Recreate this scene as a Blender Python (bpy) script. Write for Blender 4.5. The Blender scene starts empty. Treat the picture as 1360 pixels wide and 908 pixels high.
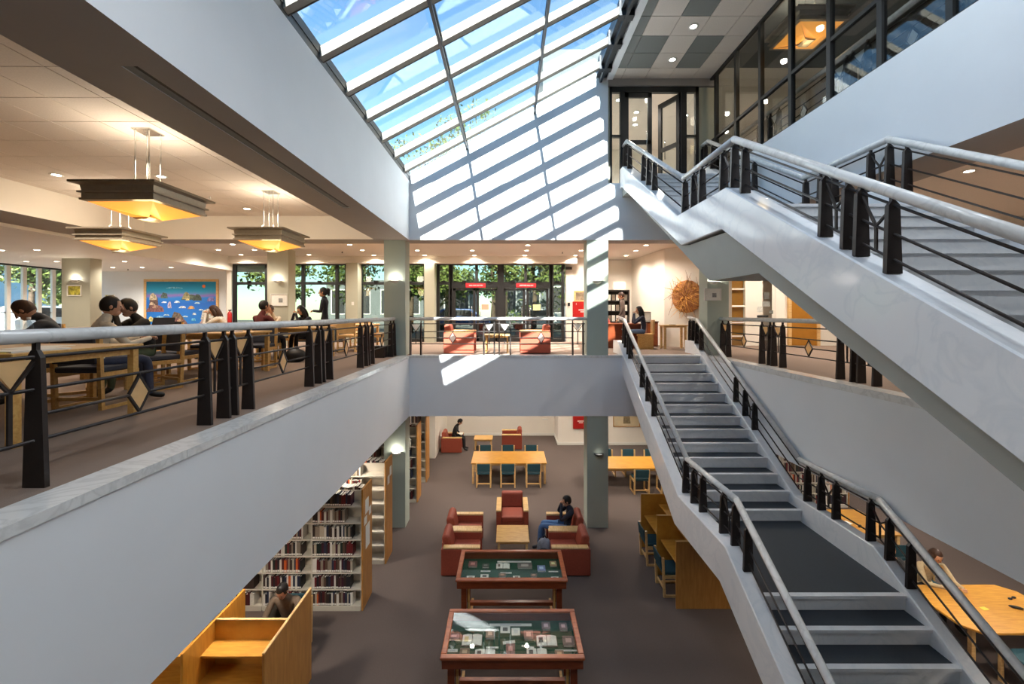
import bpy, bmesh, math, random
from mathutils import Vector, Matrix
random.seed(7)
SC = bpy.context.scene
COL = SC.collection
EYE = 1.04                      # eye height above the middle floor (z = 0)
F = 560.0                       # focal length in pixels of a 1360 px wide frame
# ---------------------------------------------------------------- camera
cam = bpy.data.cameras.new('camera'); camo = bpy.data.objects.new('camera', cam); COL.objects.link(camo)
camo.location = (0, 0, EYE); camo.rotation_euler = (math.pi/2, 0, 0)
cam.sensor_width = 36; cam.lens = F/1360*36; cam.shift_x = 4.5/1360; cam.shift_y = -38/1360
cam.clip_start = 0.05; cam.clip_end = 400
SC.camera = camo
# ---------------------------------------------------------------- sky, sun, exposure
SC.view_settings.view_transform = 'Standard'; SC.view_settings.look = 'None'
SC.view_settings.gamma = 1; SC.view_settings.use_curve_mapping = False
SC.view_settings.exposure = 0.66
W = bpy.data.worlds.new('sky'); SC.world = W; W.use_nodes = True
wn = W.node_tree.nodes; wl = W.node_tree.links
bg = wn['Background']
SUNDIR = Vector((0.165, 1.6, -1.0)).normalized()
sky = wn.new('ShaderNodeTexSky'); sky.sky_type = 'NISHITA'; sky.sun_disc = False
sky.sun_elevation = math.radians(31.9); sky.sun_rotation = math.atan2(-SUNDIR.x, -SUNDIR.y)
sky.air_density = 1.0; sky.dust_density = 0.1; sky.ozone_density = 1.6
hue = wn.new('ShaderNodeVectorMath'); hue.operation = 'MULTIPLY'; hue.inputs[1].default_value = (.84, 1.04, 1.02)
wl.new(sky.outputs[0], hue.inputs[0]); wl.new(hue.outputs[0], bg.inputs[0]); bg.inputs[1].default_value = 0.25
sun = bpy.data.lights.new('sun', 'SUN'); suno = bpy.data.objects.new('sun', sun); COL.objects.link(suno)
sun.energy = 17; sun.angle = math.radians(0.55); sun.color = (1.0, 0.95, 0.86)
suno.rotation_euler = SUNDIR.to_track_quat('-Z', 'Y').to_euler()
suno.location = (-2, -8, 14)

# ---------------------------------------------------------------- materials
def lin(c):
    return tuple((x/12.92 if x <= .04045 else ((x+.055)/1.055)**2.4) for x in c)
def new_mat(name):
    m = bpy.data.materials.new(name); m.use_nodes = True
    return m, m.node_tree.nodes, m.node_tree.links, m.node_tree.nodes['Principled BSDF']
def paint(name, c, rough=.6, var=.04, scale=6, bump=0, metallic=0, spec=.5, stretch=None, c2=None, detail=4):
    """plain surface with a little noise in colour and relief"""
    m, n, l, b = new_mat(name)
    tc = n.new('ShaderNodeTexCoord'); src = tc.outputs['Object']
    if stretch:
        mp = n.new('ShaderNodeMapping'); mp.inputs['Scale'].default_value = stretch; l.new(src, mp.inputs[0]); src = mp.outputs[0]
    nz = n.new('ShaderNodeTexNoise'); nz.inputs['Scale'].default_value = scale; nz.inputs['Detail'].default_value = detail
    l.new(src, nz.inputs['Vector'])
    cr = n.new('ShaderNodeValToRGB'); a = lin(c); k = lin(c2) if c2 else tuple(x*(1-var*2) for x in a)
    cr.color_ramp.elements[0].color = (*k, 1); cr.color_ramp.elements[1].color = (*[min(1, x*(1+var)) for x in a], 1)
    cr.color_ramp.elements[0].position = .3; cr.color_ramp.elements[1].position = .7
    l.new(nz.outputs['Fac'], cr.inputs[0]); l.new(cr.outputs[0], b.inputs['Base Color'])
    b.inputs['Roughness'].default_value = rough; b.inputs['Metallic'].default_value = metallic
    b.inputs['Specular IOR Level'].default_value = spec
    if bump:
        bp = n.new('ShaderNodeBump'); bp.inputs['Strength'].default_value = bump; bp.inputs['Distance'].default_value = .01
        l.new(nz.outputs['Fac'], bp.inputs['Height']); l.new(bp.outputs[0], b.inputs['Normal'])
    return m
def marble(name, c, vein, rough=.18, scale=2.2):
    m, n, l, b = new_mat(name)
    tc = n.new('ShaderNodeTexCoord')
    n1 = n.new('ShaderNodeTexNoise'); n1.inputs['Scale'].default_value = scale; n1.inputs['Detail'].default_value = 8
    n1.inputs['Distortion'].default_value = 1.6; l.new(tc.outputs['Object'], n1.inputs['Vector'])
    cr = n.new('ShaderNodeValToRGB'); e = cr.color_ramp.elements
    e[0].position = .44; e[0].color = (*lin(c), 1); e[1].position = .56; e[1].color = (*lin(c), 1)
    v = e.new(.5); v.color = (*lin(vein), 1)
    l.new(n1.outputs['Fac'], cr.inputs[0]); l.new(cr.outputs[0], b.inputs['Base Color'])
    b.inputs['Roughness'].default_value = rough
    return m
def wood(name, c, dark, rough=.35, stretch=(2, 2, 14), scale=3):
    m, n, l, b = new_mat(name)
    tc = n.new('ShaderNodeTexCoord'); mp = n.new('ShaderNodeMapping'); mp.inputs['Scale'].default_value = stretch
    nz = n.new('ShaderNodeTexNoise'); nz.inputs['Scale'].default_value = scale; nz.inputs['Detail'].default_value = 6
    nz.inputs['Distortion'].default_value = .4
    l.new(tc.outputs['Object'], mp.inputs[0]); l.new(mp.outputs[0], nz.inputs['Vector'])
    cr = n.new('ShaderNodeValToRGB'); e = cr.color_ramp.elements
    e[0].position = .3; e[0].color = (*lin(dark), 1); e[1].position = .65; e[1].color = (*lin(c), 1)
    l.new(nz.outputs['Fac'], cr.inputs[0]); l.new(cr.outputs[0], b.inputs['Base Color'])
    b.inputs['Roughness'].default_value = rough
    return m
def emit(name, c, s):
    m, n, l, b = new_mat(name)
    b.inputs['Base Color'].default_value = (*lin(c), 1); b.inputs['Emission Color'].default_value = (*lin(c), 1)
    b.inputs['Emission Strength'].default_value = s
    return m
def glass(name, tint=(1, 1, 1), refl=1.0, rough=.02):
    """thin architectural glass: fresnel reflection over a tinted see-through layer"""
    m = bpy.data.materials.new(name); m.use_nodes = True; n = m.node_tree.nodes; l = m.node_tree.links; n.clear()
    o = n.new('ShaderNodeOutputMaterial'); mx = n.new('ShaderNodeMixShader'); tr = n.new('ShaderNodeBsdfTransparent')
    gl = n.new('ShaderNodeBsdfGlossy'); lw = n.new('ShaderNodeLayerWeight'); lw.inputs[0].default_value = .5
    pw = n.new('ShaderNodeMath'); pw.operation = 'POWER'; pw.inputs[1].default_value = 5; l.new(lw.outputs['Facing'], pw.inputs[0])
    mu = n.new('ShaderNodeMath'); mu.operation = 'MULTIPLY_ADD'; mu.inputs[1].default_value = .96; mu.inputs[2].default_value = .04*refl; mu.use_clamp = True
    tr.inputs[0].default_value = (*tint, 1); gl.inputs['Roughness'].default_value = rough
    l.new(pw.outputs[0], mu.inputs[0]); l.new(mu.outputs[0], mx.inputs[0]); l.new(tr.outputs[0], mx.inputs[1]); l.new(gl.outputs[0], mx.inputs[2])
    l.new(mx.outputs[0], o.inputs[0])
    return m
M = dict(
 wall=paint('white_wall_paint', (.90, .91, .92), .55, .01, 2, .02),
 wallw=paint('warm_wall_paint', (.92, .89, .84), .6, .01, 2, .02),
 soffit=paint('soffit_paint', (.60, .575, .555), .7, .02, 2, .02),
 beige=paint('column_paint', (.70, .69, .61), .6, .015, 3, .02),
 green=paint('grey_green_column_paint', (.67, .71, .66), .6, .015, 3, .02),
 concrete=paint('painted_concrete', (.62, .62, .585), .6, .02, 4, .03),
 tile=paint('ceiling_tile', (.86, .82, .78), .85, .04, 60, .05),
 tilegrey=paint('grey_acoustic_panel', (.50, .51, .50), .8, .03, 60, .05),
 joint=paint('ceiling_joint', (.62, .58, .54), .8, .02, 10),
 carpet=paint('brown_carpet', (.40, .355, .335), .95, .10, 240, .35, spec=.1),
 carpet2=paint('tan_carpet', (.55, .48, .43), .95, .10, 240, .35, spec=.1),
 tread=paint('slate_grey_tread', (.245, .265, .285), .6, .06, 80, .05),
 marble=marble('white_marble', (.93, .935, .94), (.90, .91, .92), .12),
 marble2=marble('light_grey_marble', (.87, .87, .86), (.81, .81, .80), .22, 3),
 iron=paint('dark_brown_metal', (.21, .185, .175), .42, .05, 30, .02, metallic=.4),
 steel=paint('dark_steel', (.20, .21, .23), .4, .04, 20, 0, metallic=.3),
 frame=paint('dark_window_frame', (.13, .13, .13), .45, .04, 20),
 rafter=paint('concrete_rafter', (.58, .56, .52), .7, .05, 9, .1),
 inlay=paint('cream_onyx_inlay', (.95, .82, .60), .4, .05, 12),
 inlayw=paint('white_inlay', (.92, .92, .90), .4, .03, 12),
 oak=wood('light_oak', (.82, .65, .38), (.73, .54, .28), .35, (2, 12, 12)),
 oakpale=wood('pale_beech', (.88, .73, .50), (.80, .63, .40), .4, (2, 12, 12)),
 ochre=wood('ochre_veneer', (.79, .58, .24), (.71, .49, .18), .35, (1.5, 10, 1.5)),
 endw=wood('oak_end_panel', (.76, .54, .28), (.68, .46, .22), .4, (8, 8, 1)),
 cherry=wood('cherry_wood', (.72, .40, .24), (.60, .30, .17), .3, (2, 10, 10)),
 cherry2=wood('dark_cherry_wood', (.52, .25, .13), (.44, .19, .09), .3, (2, 10, 10)),
 leather=paint('terracotta_fabric', (.60, .27, .19), .6, .07, 40, .08),
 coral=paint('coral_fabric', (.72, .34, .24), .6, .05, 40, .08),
 teal=paint('teal_fabric', (.12, .27, .31), .8, .08, 90, .1),
 navy=paint('charcoal_blue_fabric', (.19, .20, .24), .8, .08, 90, .1),
 white=paint('white_enamel', (.88, .87, .84), .45, .01, 5),
 shelf=paint('cream_shelf_metal', (.80, .77, .71), .5, .02, 8),
 paper=paint('paper', (.92, .91, .87), .7, .03, 30),
 felt=paint('green_felt', (.03, .28, .20), .95, .08, 160, .1),
 black=paint('black_plastic', (.05, .05, .055), .5, .05, 30),
 chrome=paint('brushed_metal', (.75, .74, .72), .25, .02, 30, metallic=1),
 brass=paint('bronzed_metal', (.66, .61, .53), .3, .04, 20, metallic=.35),
 red=paint('red_enamel', (.66, .10, .08), .4, .03, 10),
 redsign=paint('red_sign_film', (.72, .13, .16), .5, .03, 10),
 amber=paint('amber_door_paint', (.66, .44, .12), .5, .04, 6),
 glass=glass('window_glass', (.93, .96, .96), 1.3),
 darkglass=glass('entrance_glass', (.62, .66, .62), 1.5),
 skyglass=glass('skylight_glass', (.90, .95, .98), 1.6, .01),
 caseglass=glass('display_glass', (.97, .99, .98), 1.6, .008),
 smoke=glass('tinted_screen_glass', (.78, .79, .78), 2.0, .01),
 lamp=emit('downlight_lens', (1, .93, .82), 18),
 lampcool=emit('cool_downlight_lens', (1, .98, .94), 12),
 ambergl=emit('amber_lamp_glass', (1.0, .68, .29), .62),
 sconce=emit('sconce_glow', (1, .96, .90), 5),
 leaf=paint('leaf_green', (.30, .38, .15), .5, .3, 3),
 leaf2=paint('pale_leaf_green', (.46, .52, .26), .5, .3, 3),
 bark=paint('bark', (.35, .29, .23), .9, .2, 12, .3),
 paving=paint('outdoor_paving', (.42, .41, .39), .9, .08, 6, .1),
 facade=paint('grey_facade', (.40, .42, .42), .8, .05, 2),
 facadeb=paint('blue_grey_facade', (.66, .78, .86), .8, .05, 2),
 skin=paint('skin', (.80, .60, .48), .5, .04, 10),
 hair=paint('dark_hair', (.09, .065, .05), .55, .2, 60, .3, stretch=(1, 1, .2)),
 hairb=paint('brown_hair', (.26, .16, .10), .55, .2, 60, .3, stretch=(1, 1, .2)),
)
for k_ in ('inlay', 'inlayw'):      # thin onyx: lets some light through
    n_ = M[k_].node_tree.nodes; l_ = M[k_].node_tree.links; p_ = n_['Principled BSDF']; o_ = n_['Material Output']
    t_ = n_.new('ShaderNodeBsdfTranslucent'); t_.inputs[0].default_value = (.95, .72, .42, 1) if k_ == 'inlay' else (.9, .88, .84, 1)
    x_ = n_.new('ShaderNodeMixShader'); x_.inputs[0].default_value = .45; l_.new(p_.outputs[0], x_.inputs[1]); l_.new(t_.outputs[0], x_.inputs[2]); l_.new(x_.outputs[0], o_.inputs[0])
# ---------------------------------------------------------------- mesh builder
class MB:
    def __init__(s): s.v = []; s.f = []; s.m = []; s.sm = []
    def add(s, vs, fs, mi=0, smooth=False):
        o = len(s.v); s.v += [tuple(v) for v in vs]
        for f in fs: s.f.append(tuple(o+i for i in f)); s.m.append(mi); s.sm.append(smooth)
        return s
    def box(s, x0, y0, z0, x1, y1, z1, mi=0, mtop=None, mbot=None):
        if x0 > x1: x0, x1 = x1, x0
        if y0 > y1: y0, y1 = y1, y0
        if z0 > z1: z0, z1 = z1, z0
        vs = [(x0,y0,z0),(x1,y0,z0),(x1,y1,z0),(x0,y1,z0),(x0,y0,z1),(x1,y0,z1),(x1,y1,z1),(x0,y1,z1)]
        s.add(vs, [(3,2,1,0)], mi if mbot is None else mbot); o = len(s.v)-8
        for f in ((0,1,5,4),(1,2,6,5),(2,3,7,6),(3,0,4,7)): s.f.append(tuple(o+i for i in f)); s.m.append(mi); s.sm.append(False)
        s.f.append((o+4,o+5,o+6,o+7)); s.m.append(mi if mtop is None else mtop); s.sm.append(False)
        return s
    def cbox(s, cx, cy, cz, w, d, h, mi=0): return s.box(cx-w/2, cy-d/2, cz-h/2, cx+w/2, cy+d/2, cz+h/2, mi)
    def prism(s, poly, axis, a, b, mi=0):
        """poly: 2D points in the two other axes (x:(y,z) y:(x,z) z:(x,y)), swept from a to b"""
        def P(p, t): return {'x': (t, p[0], p[1]), 'y': (p[0], t, p[1]), 'z': (p[0], p[1], t)}[axis]
        n = len(poly); ar = sum(poly[i][0]*poly[(i+1)%n][1]-poly[(i+1)%n][0]*poly[i][1] for i in range(n))
        if (ar < 0) != (axis == 'y'): poly = poly[::-1]
        if a > b: a, b = b, a
        vs = [P(p, a) for p in poly]+[P(p, b) for p in poly]
        fs = [tuple(range(n))[::-1], tuple(range(n, 2*n))]+[(i, (i+1)%n, n+(i+1)%n, n+i) for i in range(n)]
        return s.add(vs, fs, mi)
    def tube(s, a, b, r, r2=None, n=8, mi=0, smooth=True, caps=True):
        a = Vector(a); b = Vector(b); d = (b-a).normalized(); r2 = r if r2 is None else r2
        u = d.orthogonal().normalized(); w = d.cross(u); vs = []
        for c, rr in ((a, r), (b, r2)):
            for i in range(n):
                t = 2*math.pi*i/n; vs.append(c+(u*math.cos(t)+w*math.sin(t))*rr)
        s.add(vs, [(i, (i+1)%n, n+(i+1)%n, n+i) for i in range(n)], mi, smooth)
        if caps:
            o = len(s.v)-2*n
            for f in (tuple(range(n))[::-1], tuple(range(n, 2*n))): s.f.append(tuple(o+i for i in f)); s.m.append(mi); s.sm.append(False)
        return s
    def beam(s, a, b, w, h, up=(0, 0, 1), mi=0):
        """square bar from a to b, w across, h along up"""
        a = Vector(a); b = Vector(b); d = (b-a).normalized(); side = d.cross(Vector(up)).normalized(); u = side.cross(d).normalized()
        vs = []
        for c in (a, b):
            for x, y in ((-1,-1),(1,-1),(1,1),(-1,1)): vs.append(c+side*x*w/2+u*y*h/2)
        return s.add(vs, [(3,2,1,0)[::-1],(4,5,6,7)[::-1],(0,1,5,4)[::-1],(1,2,6,5)[::-1],(2,3,7,6)[::-1],(3,0,4,7)[::-1]], mi)
    def lathe(s, prof, cx=0, cy=0, n=16, mi=0, smooth=True, a0=0, a1=2*math.pi):
        full = abs(a1-a0-2*math.pi) < 1e-6; k = n if full else n+1; vs = []
        for r, z in prof:
            for i in range(k):
                t = a0+(a1-a0)*i/n; vs.append((cx+r*math.cos(t), cy+r*math.sin(t), z))
        fs = []
        for j in range(len(prof)-1):
            for i in range(n):
                i2 = (i+1)%k if full else i+1
                fs.append((j*k+i, j*k+i2, (j+1)*k+i2, (j+1)*k+i))
        return s.add(vs, fs, mi, smooth)
    def ell(s, c, r, mi=0, nu=12, nv=8, z0=-1, z1=1, rot=None):
        """ellipsoid, optionally cut between z0 and z1 (fractions)"""
        vs = []; c = Vector(c)
        t0 = math.asin(z0); t1 = math.asin(z1)
        for j in range(nv+1):
            t = t0+(t1-t0)*j/nv
            for i in range(nu):
                p = 2*math.pi*i/nu; q = Vector((r[0]*math.cos(t)*math.cos(p), r[1]*math.cos(t)*math.sin(p), r[2]*math.sin(t)))
                if rot is not None: q = rot @ q
                vs.append(c+q)
        fs = [(j*nu+i, j*nu+(i+1)%nu, (j+1)*nu+(i+1)%nu, (j+1)*nu+i) for j in range(nv) for i in range(nu)]
        return s.add(vs, fs, mi, True)
    def mesh(s, name, mats, origin=(0, 0, 0)):
        me = bpy.data.meshes.new(name); ox, oy, oz = origin
        me.from_pydata([(x-ox, y-oy, z-oz) for x, y, z in s.v], [], s.f)
        for m in (mats if isinstance(mats, (list, tuple)) else [mats]): me.materials.append(m)
        me.polygons.foreach_set('material_index', s.m); me.polygons.foreach_set('use_smooth', s.sm); me.update()
        return me
def link(name, me, parent=None, loc=(0, 0, 0), rz=0, kind=None, label=None, bevel=0, seg=1):
    o = bpy.data.objects.new(name, me); COL.objects.link(o); o.location = loc; o.rotation_euler = (0, 0, rz)
    if parent is not None: o.parent = parent
    if kind: o['kind'] = kind
    if label: o['label'] = label
    if bevel:
        b = o.modifiers.new('bevel', 'BEVEL'); b.width = bevel; b.segments = seg; b.limit_method = 'ANGLE'
    return o
def part(name, mb, mats, parent, **k):
    """mesh given in the local frame of its parent"""
    return link(name, mb.mesh(name, mats), parent, **k)
def wpart(name, mb, mats, parent, **k):
    """mesh given in world coordinates, parent an unrotated root"""
    og = parent.matrix_basis.translation.copy(); p = parent.parent
    while p is not None: og = og+p.matrix_basis.translation; p = p.parent
    return link(name, mb.mesh(name, mats, og), parent, **k)
def tag(o, label, cat, group=None, kind=None):
    o['label'] = label; o['category'] = cat
    if group: o['group'] = group
    if kind: o['kind'] = kind
    return o
def thing(name, label, cat, loc=(0, 0, 0), rz=0, group=None):
    o = bpy.data.objects.new(name, None); o.empty_display_size = .1; COL.objects.link(o)
    o.location = loc; o.rotation_euler = (0, 0, rz)
    return tag(o, label, cat, group)
def single(name, mb, mats, label, cat, loc=(0, 0, 0), rz=0, group=None, kind=None, **k):
    return tag(link(name, mb.mesh(name, mats), None, loc, rz, **k), label, cat, group, kind)
def struct(name, mb, mats, parent=None, **k):
    return link(name, mb.mesh(name, mats), parent, kind='structure' if parent is None else None, **k)
def copy_tree(o, parent=None):
    c = o.copy(); COL.objects.link(c)
    if parent is not None: c.parent = parent
    for ch in o.children: copy_tree(ch, c)
    return c
def dup(o, loc, rz, label, group=None):
    c = copy_tree(o); c.location = loc; c.rotation_euler = (0, 0, rz); c['label'] = label
    if group: c['group'] = group
    return c
ORD = ['first', 'second', 'third', 'fourth', 'fifth', 'sixth', 'seventh', 'eighth', 'ninth', 'tenth', 'eleventh', 'twelfth', 'thirteenth', 'fourteenth',
       'fifteenth', 'sixteenth', 'seventeenth', 'eighteenth', 'nineteenth', 'twentieth', 'twenty-first', 'twenty-second', 'twenty-third', 'twenty-fourth', 'twenty-fifth', 'twenty-sixth']
def spot(loc, energy, size=150, color=(1, .90, .79), blend=.8, r=.06, name='downlight_beam', parent=None):
    l = bpy.data.lights.new(name, 'SPOT'); l.energy = energy; l.color = color; l.spot_size = math.radians(size); l.spot_blend = blend
    l.shadow_soft_size = r
    o = bpy.data.objects.new(name, l); COL.objects.link(o); o.location = loc
    if parent is not None: o.parent = parent
    return o
# ================================================================ THE SETTING
ZL = -4.253; ZU = 4.253; R = .1772; XL = -2.45; XR = 4.90; D0 = 10.40; ZS = -1.495
def P(u, v, d): return ((u-675.5)*d/F, d, EYE-(v-416)*d/F)
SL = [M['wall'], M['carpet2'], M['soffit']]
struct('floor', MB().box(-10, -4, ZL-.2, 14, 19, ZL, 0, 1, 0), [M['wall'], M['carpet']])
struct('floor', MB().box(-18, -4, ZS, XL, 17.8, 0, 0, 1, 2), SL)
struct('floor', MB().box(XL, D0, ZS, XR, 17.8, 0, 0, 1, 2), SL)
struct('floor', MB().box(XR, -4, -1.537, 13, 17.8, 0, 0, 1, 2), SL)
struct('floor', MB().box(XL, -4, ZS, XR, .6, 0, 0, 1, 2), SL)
# marble edging slabs of the balcony edge, laid end to end
def edging(name, a, b, lo, hi, axis, z0, n, mat):
    root = struct(name, MB().box(*( (lo[0], a, z0+.004, lo[1], b, .002) if axis == 'y' else (a, lo[0], z0+.004, b, lo[1], .002))), M['joint'])
    L = (b-a)/n
    for i in range(n):
        m = MB(); s, e = a+i*L+.002, a+(i+1)*L-.002
        m.box(*((lo[0]-hi[0], s, z0, lo[1]+hi[1], e, .007) if axis == 'y' else (s, lo[0]-hi[0], z0, e, lo[1]+hi[1], .007)))
        link('marble_slab', m.mesh('marble_slab', mat), root)
edging('trim_1', -4, D0-.01, (-2.69, -2.448), (0, .012), 'y', -.055, 12, M['marble2'])
edging('trim_2', XL+.012, XR-.012, (10.392, 10.64), (.004, 0), 'x', -.055, 6, M['marble2'])
edging('trim_3', .6, 10.39, (4.898, 5.14), (.012, 0), 'y', -.09, 9, M['marble2'])
# upper left beam with a slot diffuser cut into its underside
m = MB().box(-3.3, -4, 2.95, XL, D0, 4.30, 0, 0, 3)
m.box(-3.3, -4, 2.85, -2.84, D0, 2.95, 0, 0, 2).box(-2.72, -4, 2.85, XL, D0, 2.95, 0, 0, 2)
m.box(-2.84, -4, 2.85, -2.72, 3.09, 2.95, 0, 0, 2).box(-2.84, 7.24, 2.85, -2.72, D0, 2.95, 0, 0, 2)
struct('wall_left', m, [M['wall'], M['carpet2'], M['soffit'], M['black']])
sl_ = struct('trim_8', MB().box(-2.762, 3.09, 2.862, -2.72, 7.24, 2.90), M['black']); link('slot_louver', MB().box(-2.84, 3.09, 2.858, -2.762, 7.24, 2.90).mesh('slot_louver', M['tilegrey']), sl_)  # black panel just inside the opening paints the slot's dark depth
struct('wall_back', MB().box(-8.9, D0, 2.85, XR, 10.95, ZU, 0, 1, 2), SL)
struct('wall_back', MB().box(-8.9, 10.3, 2.85, -3.3, 10.4, 3.5, 0, 0, 2), [M['wallw'], M['carpet2'], M['soffit']])
struct('wall_back', MB().prism([(XL-.1, ZU), (2.46, ZU), (2.46, 7.25), (2.2, 7.0), (XL-.1, 4.42)], 'y', 10.42, 10.6), M['wall'])
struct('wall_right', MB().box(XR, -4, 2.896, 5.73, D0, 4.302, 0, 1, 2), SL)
# middle storey ceilings
def tiles(parent, xs, ys, z, mat, special=None, mat2=None, t=.02):
    cache = {}
    for i in range(len(xs)-1):
        for j in range(len(ys)-1):
            w, d = xs[i+1]-xs[i], ys[j+1]-ys[j]; sp = bool(special and (i, j) in special); key = (round(w, 3), round(d, 3), sp)
            if key not in cache:
                cache[key] = MB().box(.006, .006, 0, w-.006, d-.006, t).mesh('ceiling_tile', mat2 if sp else mat)
            link('ceiling_tile', cache[key], parent, (xs[i], ys[j], z))
cl = struct('ceiling', MB().box(-8.9, -4, 3.432, -3.3, 10.3, 3.6), M['joint'])
tiles(cl, [-8.9, -8.68]+[-8.08+.6*i for i in range(8)]+[-3.3], [2.9+.583*i for i in range(13)]+[10.3], 3.42, M['tile'])
struct('ceiling', MB().box(-10.1, -4, 2.85, -8.9, 10.95, 3.5, 0, 0, 1), [M['wallw'], M['soffit']])
struct('ceiling', MB().box(-18, -4, 2.78, -10.1, 17.8, 3.1), M['wallw'])
struct('ceiling', MB().box(-10.3, 10.95, 2.6, -10.08, 15.5, 3.12), M['wallw'])
struct('ceiling', MB().box(-10.1, 10.95, 3.1, 14, 17.8, 3.3), [M['tile']])
struct('ceiling', MB().box(-10.1, 15.15, 2.84, 2.45, 15.6, 3.1), M['wallw'])
struct('ceiling', MB().box(5.73, -4, 3.42, 13, D0, 3.6), M['tile'])
struct('ceiling', MB().box(5.73, 10.3, 2.9, 13, 10.95, 3.42), M['wallw'])
struct('ceiling', MB().box(-18.2, -4, 3.6, -3.3, 17.8, 4.2).box(-10.1, 10.95, 3.3, 2.4, 17.8, 4.2), M['facade'])  # unseen roof boxes, added only to block light above the ceilings
# middle storey walls
struct('wall_back', MB().box(-18, 17.5, 0, -11.5, 17.8, 2.78), M['wall'])
struct('wall_left', MB().prism([(-10.12, 15.4), (-10.3, 15.4), (-11.8, 17.6), (-11.5, 17.6)], 'z', 0, 2.78), M['wallw'])
struct('wall_back', MB().box(2.1, 15.5, 0, 3.3, 15.7, 3.1).box(3.2, 16.3, 0, 4.9, 16.5, 3.1).box(3.1, 15.6, 0, 3.3, 16.5, 3.1), M['wallw'])
struct('wall_right', MB().prism([(4.75, 16.4), (4.95, 13.4), (6.3, 11.9), (6.3, 13.6), (5.3, 13.8), (5.1, 16.4)], 'z', 0, 3.1), M['wallw'])
struct('wall_back', MB().box(8.62, 13.6, 0, 13, 13.8, 3.1).box(5.3, 13.6, 2.5, 8.62, 13.8, 3.1).box(8.0, 13.6, 0, 8.2, 13.8, 2.5).box(5.3, 13.6, 0, 6.9, 13.8, 2.5), M['wallw'])
struct('wall_back', MB().box(5.3, 16.4, 0, 13, 16.6, 3.1), M['wallw'])
struct('wall_right', MB().box(13, -4, -1.5, 13.2, 17.8, 3.6), M['wallw'])
struct('wall_front', MB().box(-18.2, -4.2, ZL-.2, 14.2, -4, 7.6), M['wall'])
# lower storey walls
struct('wall_back', MB().box(-10, 18.3, ZL, 2.05, 18.5, ZS), M['wallw'])
struct('wall_back', MB().box(2.0, 17.0, ZL, 14, 18.5, ZS), M['wallw'])
struct('baseboard_back', MB().box(-10, 18.27, ZL, 2.0, 18.3, ZL+.1), M['white'])
struct('baseboard_back', MB().box(1.97, 16.97, ZL, 14, 17.0, ZL+.1).box(1.97, 17.0, ZL, 2.0, 18.27, ZL+.1), M['white'])
struct('wall_left', MB().box(-10.2, -4, ZL-.2, -10, 18.5, ZS), M['wallw'])
struct('wall_right', MB().box(14, -4, ZL-.2, 14.2, 18.5, ZS), M['wallw'])
struct('wall_left', MB().box(-2.98, 15.4, ZL, -2.68, 18.3, ZS), M['wallw'])
# roofs and upper storey
struct('ceiling', MB().prism([(-2.55, 4.30), (2.5, 6.98), (2.5, 7.15), (-2.55, 4.48)], 'y', -4, 1.94), M['wall'])
struct('ceiling', MB().box(2.42, -4, 7.15, 13.2, 17.8, 7.3).box(5.0, -4, 7.5, 13.2, 17.8, 7.7), M['facade'])  # unseen roof plates, added so that no sun leaks in
struct('trim_4', MB().box(2.42, -1, 6.80, 2.57, 10.5, 7.2), M['wall'])
struct('trim_5', MB().box(2.16, -1, 6.86, 2.42, 10.42, 7.16).box(2.24, -1, 6.74, 2.30, 10.42, 6.86), M['steel'])
cl = struct('ceiling', MB().box(2.57, -1, 6.845, 5.0, 10.5, 7.0), M['joint'])
xs = [2.57, 2.78, 3.36, 3.94, 4.52, 4.98]; ys = [3.0+.58*i for i in range(13)]+[10.5]
tiles(cl, xs, ys, 6.83, M['tile'], {(0, 10), (1, 11), (3, 11), (1, 10), (3, 10), (0, 9), (0, 8), (0, 11), (2, 8), (0, 7), (2, 5)}, M['tilegrey'])
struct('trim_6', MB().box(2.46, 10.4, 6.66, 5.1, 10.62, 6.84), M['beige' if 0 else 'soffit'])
struct('wall_back', MB().box(2.46, 10.5, ZU, 2.52, 10.62, 6.7).box(4.72, 10.5, ZU, 5.2, 10.62, 6.84), M['beige'])
# room behind the upper doors
struct('floor', MB().box(2.46, 10.42, ZU-.2, 9.0, 15.2, ZU), [M['marble2']])
struct('ceiling', MB().box(2.2, 10.62, 6.86, 9.2, 15.2, 7.0), M['tile'])
struct('wall_back', MB().box(2.2, 15.0, ZU, 9.2, 15.2, 6.86), M['wallw'])
struct('wall_left', MB().box(2.2, 10.62, ZU, 2.4, 15.2, 6.86), M['wallw'])
struct('wall_right', MB().box(9.0, 10.6, ZU, 9.2, 15.2, 6.86), M['wallw'])
# gallery behind the tinted glass screen
struct('floor', MB().box(5.73, -4, 3.7, 13, 10.6, ZU), [M['carpet2']])
struct('wall_right', MB().box(12.0, -4, ZU, 12.2, 10.6, 7.5), M['wallw'])
struct('wall_back', MB().box(5.2, 10.5, ZU, 13.2, 10.7, 7.5), M['wallw'])
struct('ceiling', MB().box(5.0, -4, 7.36, 13.2, 10.6, 7.5), M['tile'])
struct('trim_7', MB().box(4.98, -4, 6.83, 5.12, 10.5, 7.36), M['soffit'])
sc = struct('window_1', MB().box(4.97, -1, 4.302, 5.05, 10.5, 4.36).box(4.97, -1, 6.78, 5.05, 10.5, 6.84).box(4.975, -1, 5.24, 5.045, 10.5, 5.30), M['frame'])
ym = [10.16-.9*i for i in range(13)]
for y in ym: link('mullion', MB().box(-.04, -.04, 4.36, .04, .04, 6.78).mesh('mullion', M['frame']), sc, (5.01, y, 0))
for y0, y1 in zip(ym[1:], ym[:-1]):
    for za, zb in ((4.36, 5.24), (5.30, 6.78)):
        link('pane', MB().box(5.005, y0+.04, za, 5.015, y1-.04, zb).mesh('pane', M['smoke']), sc)
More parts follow.
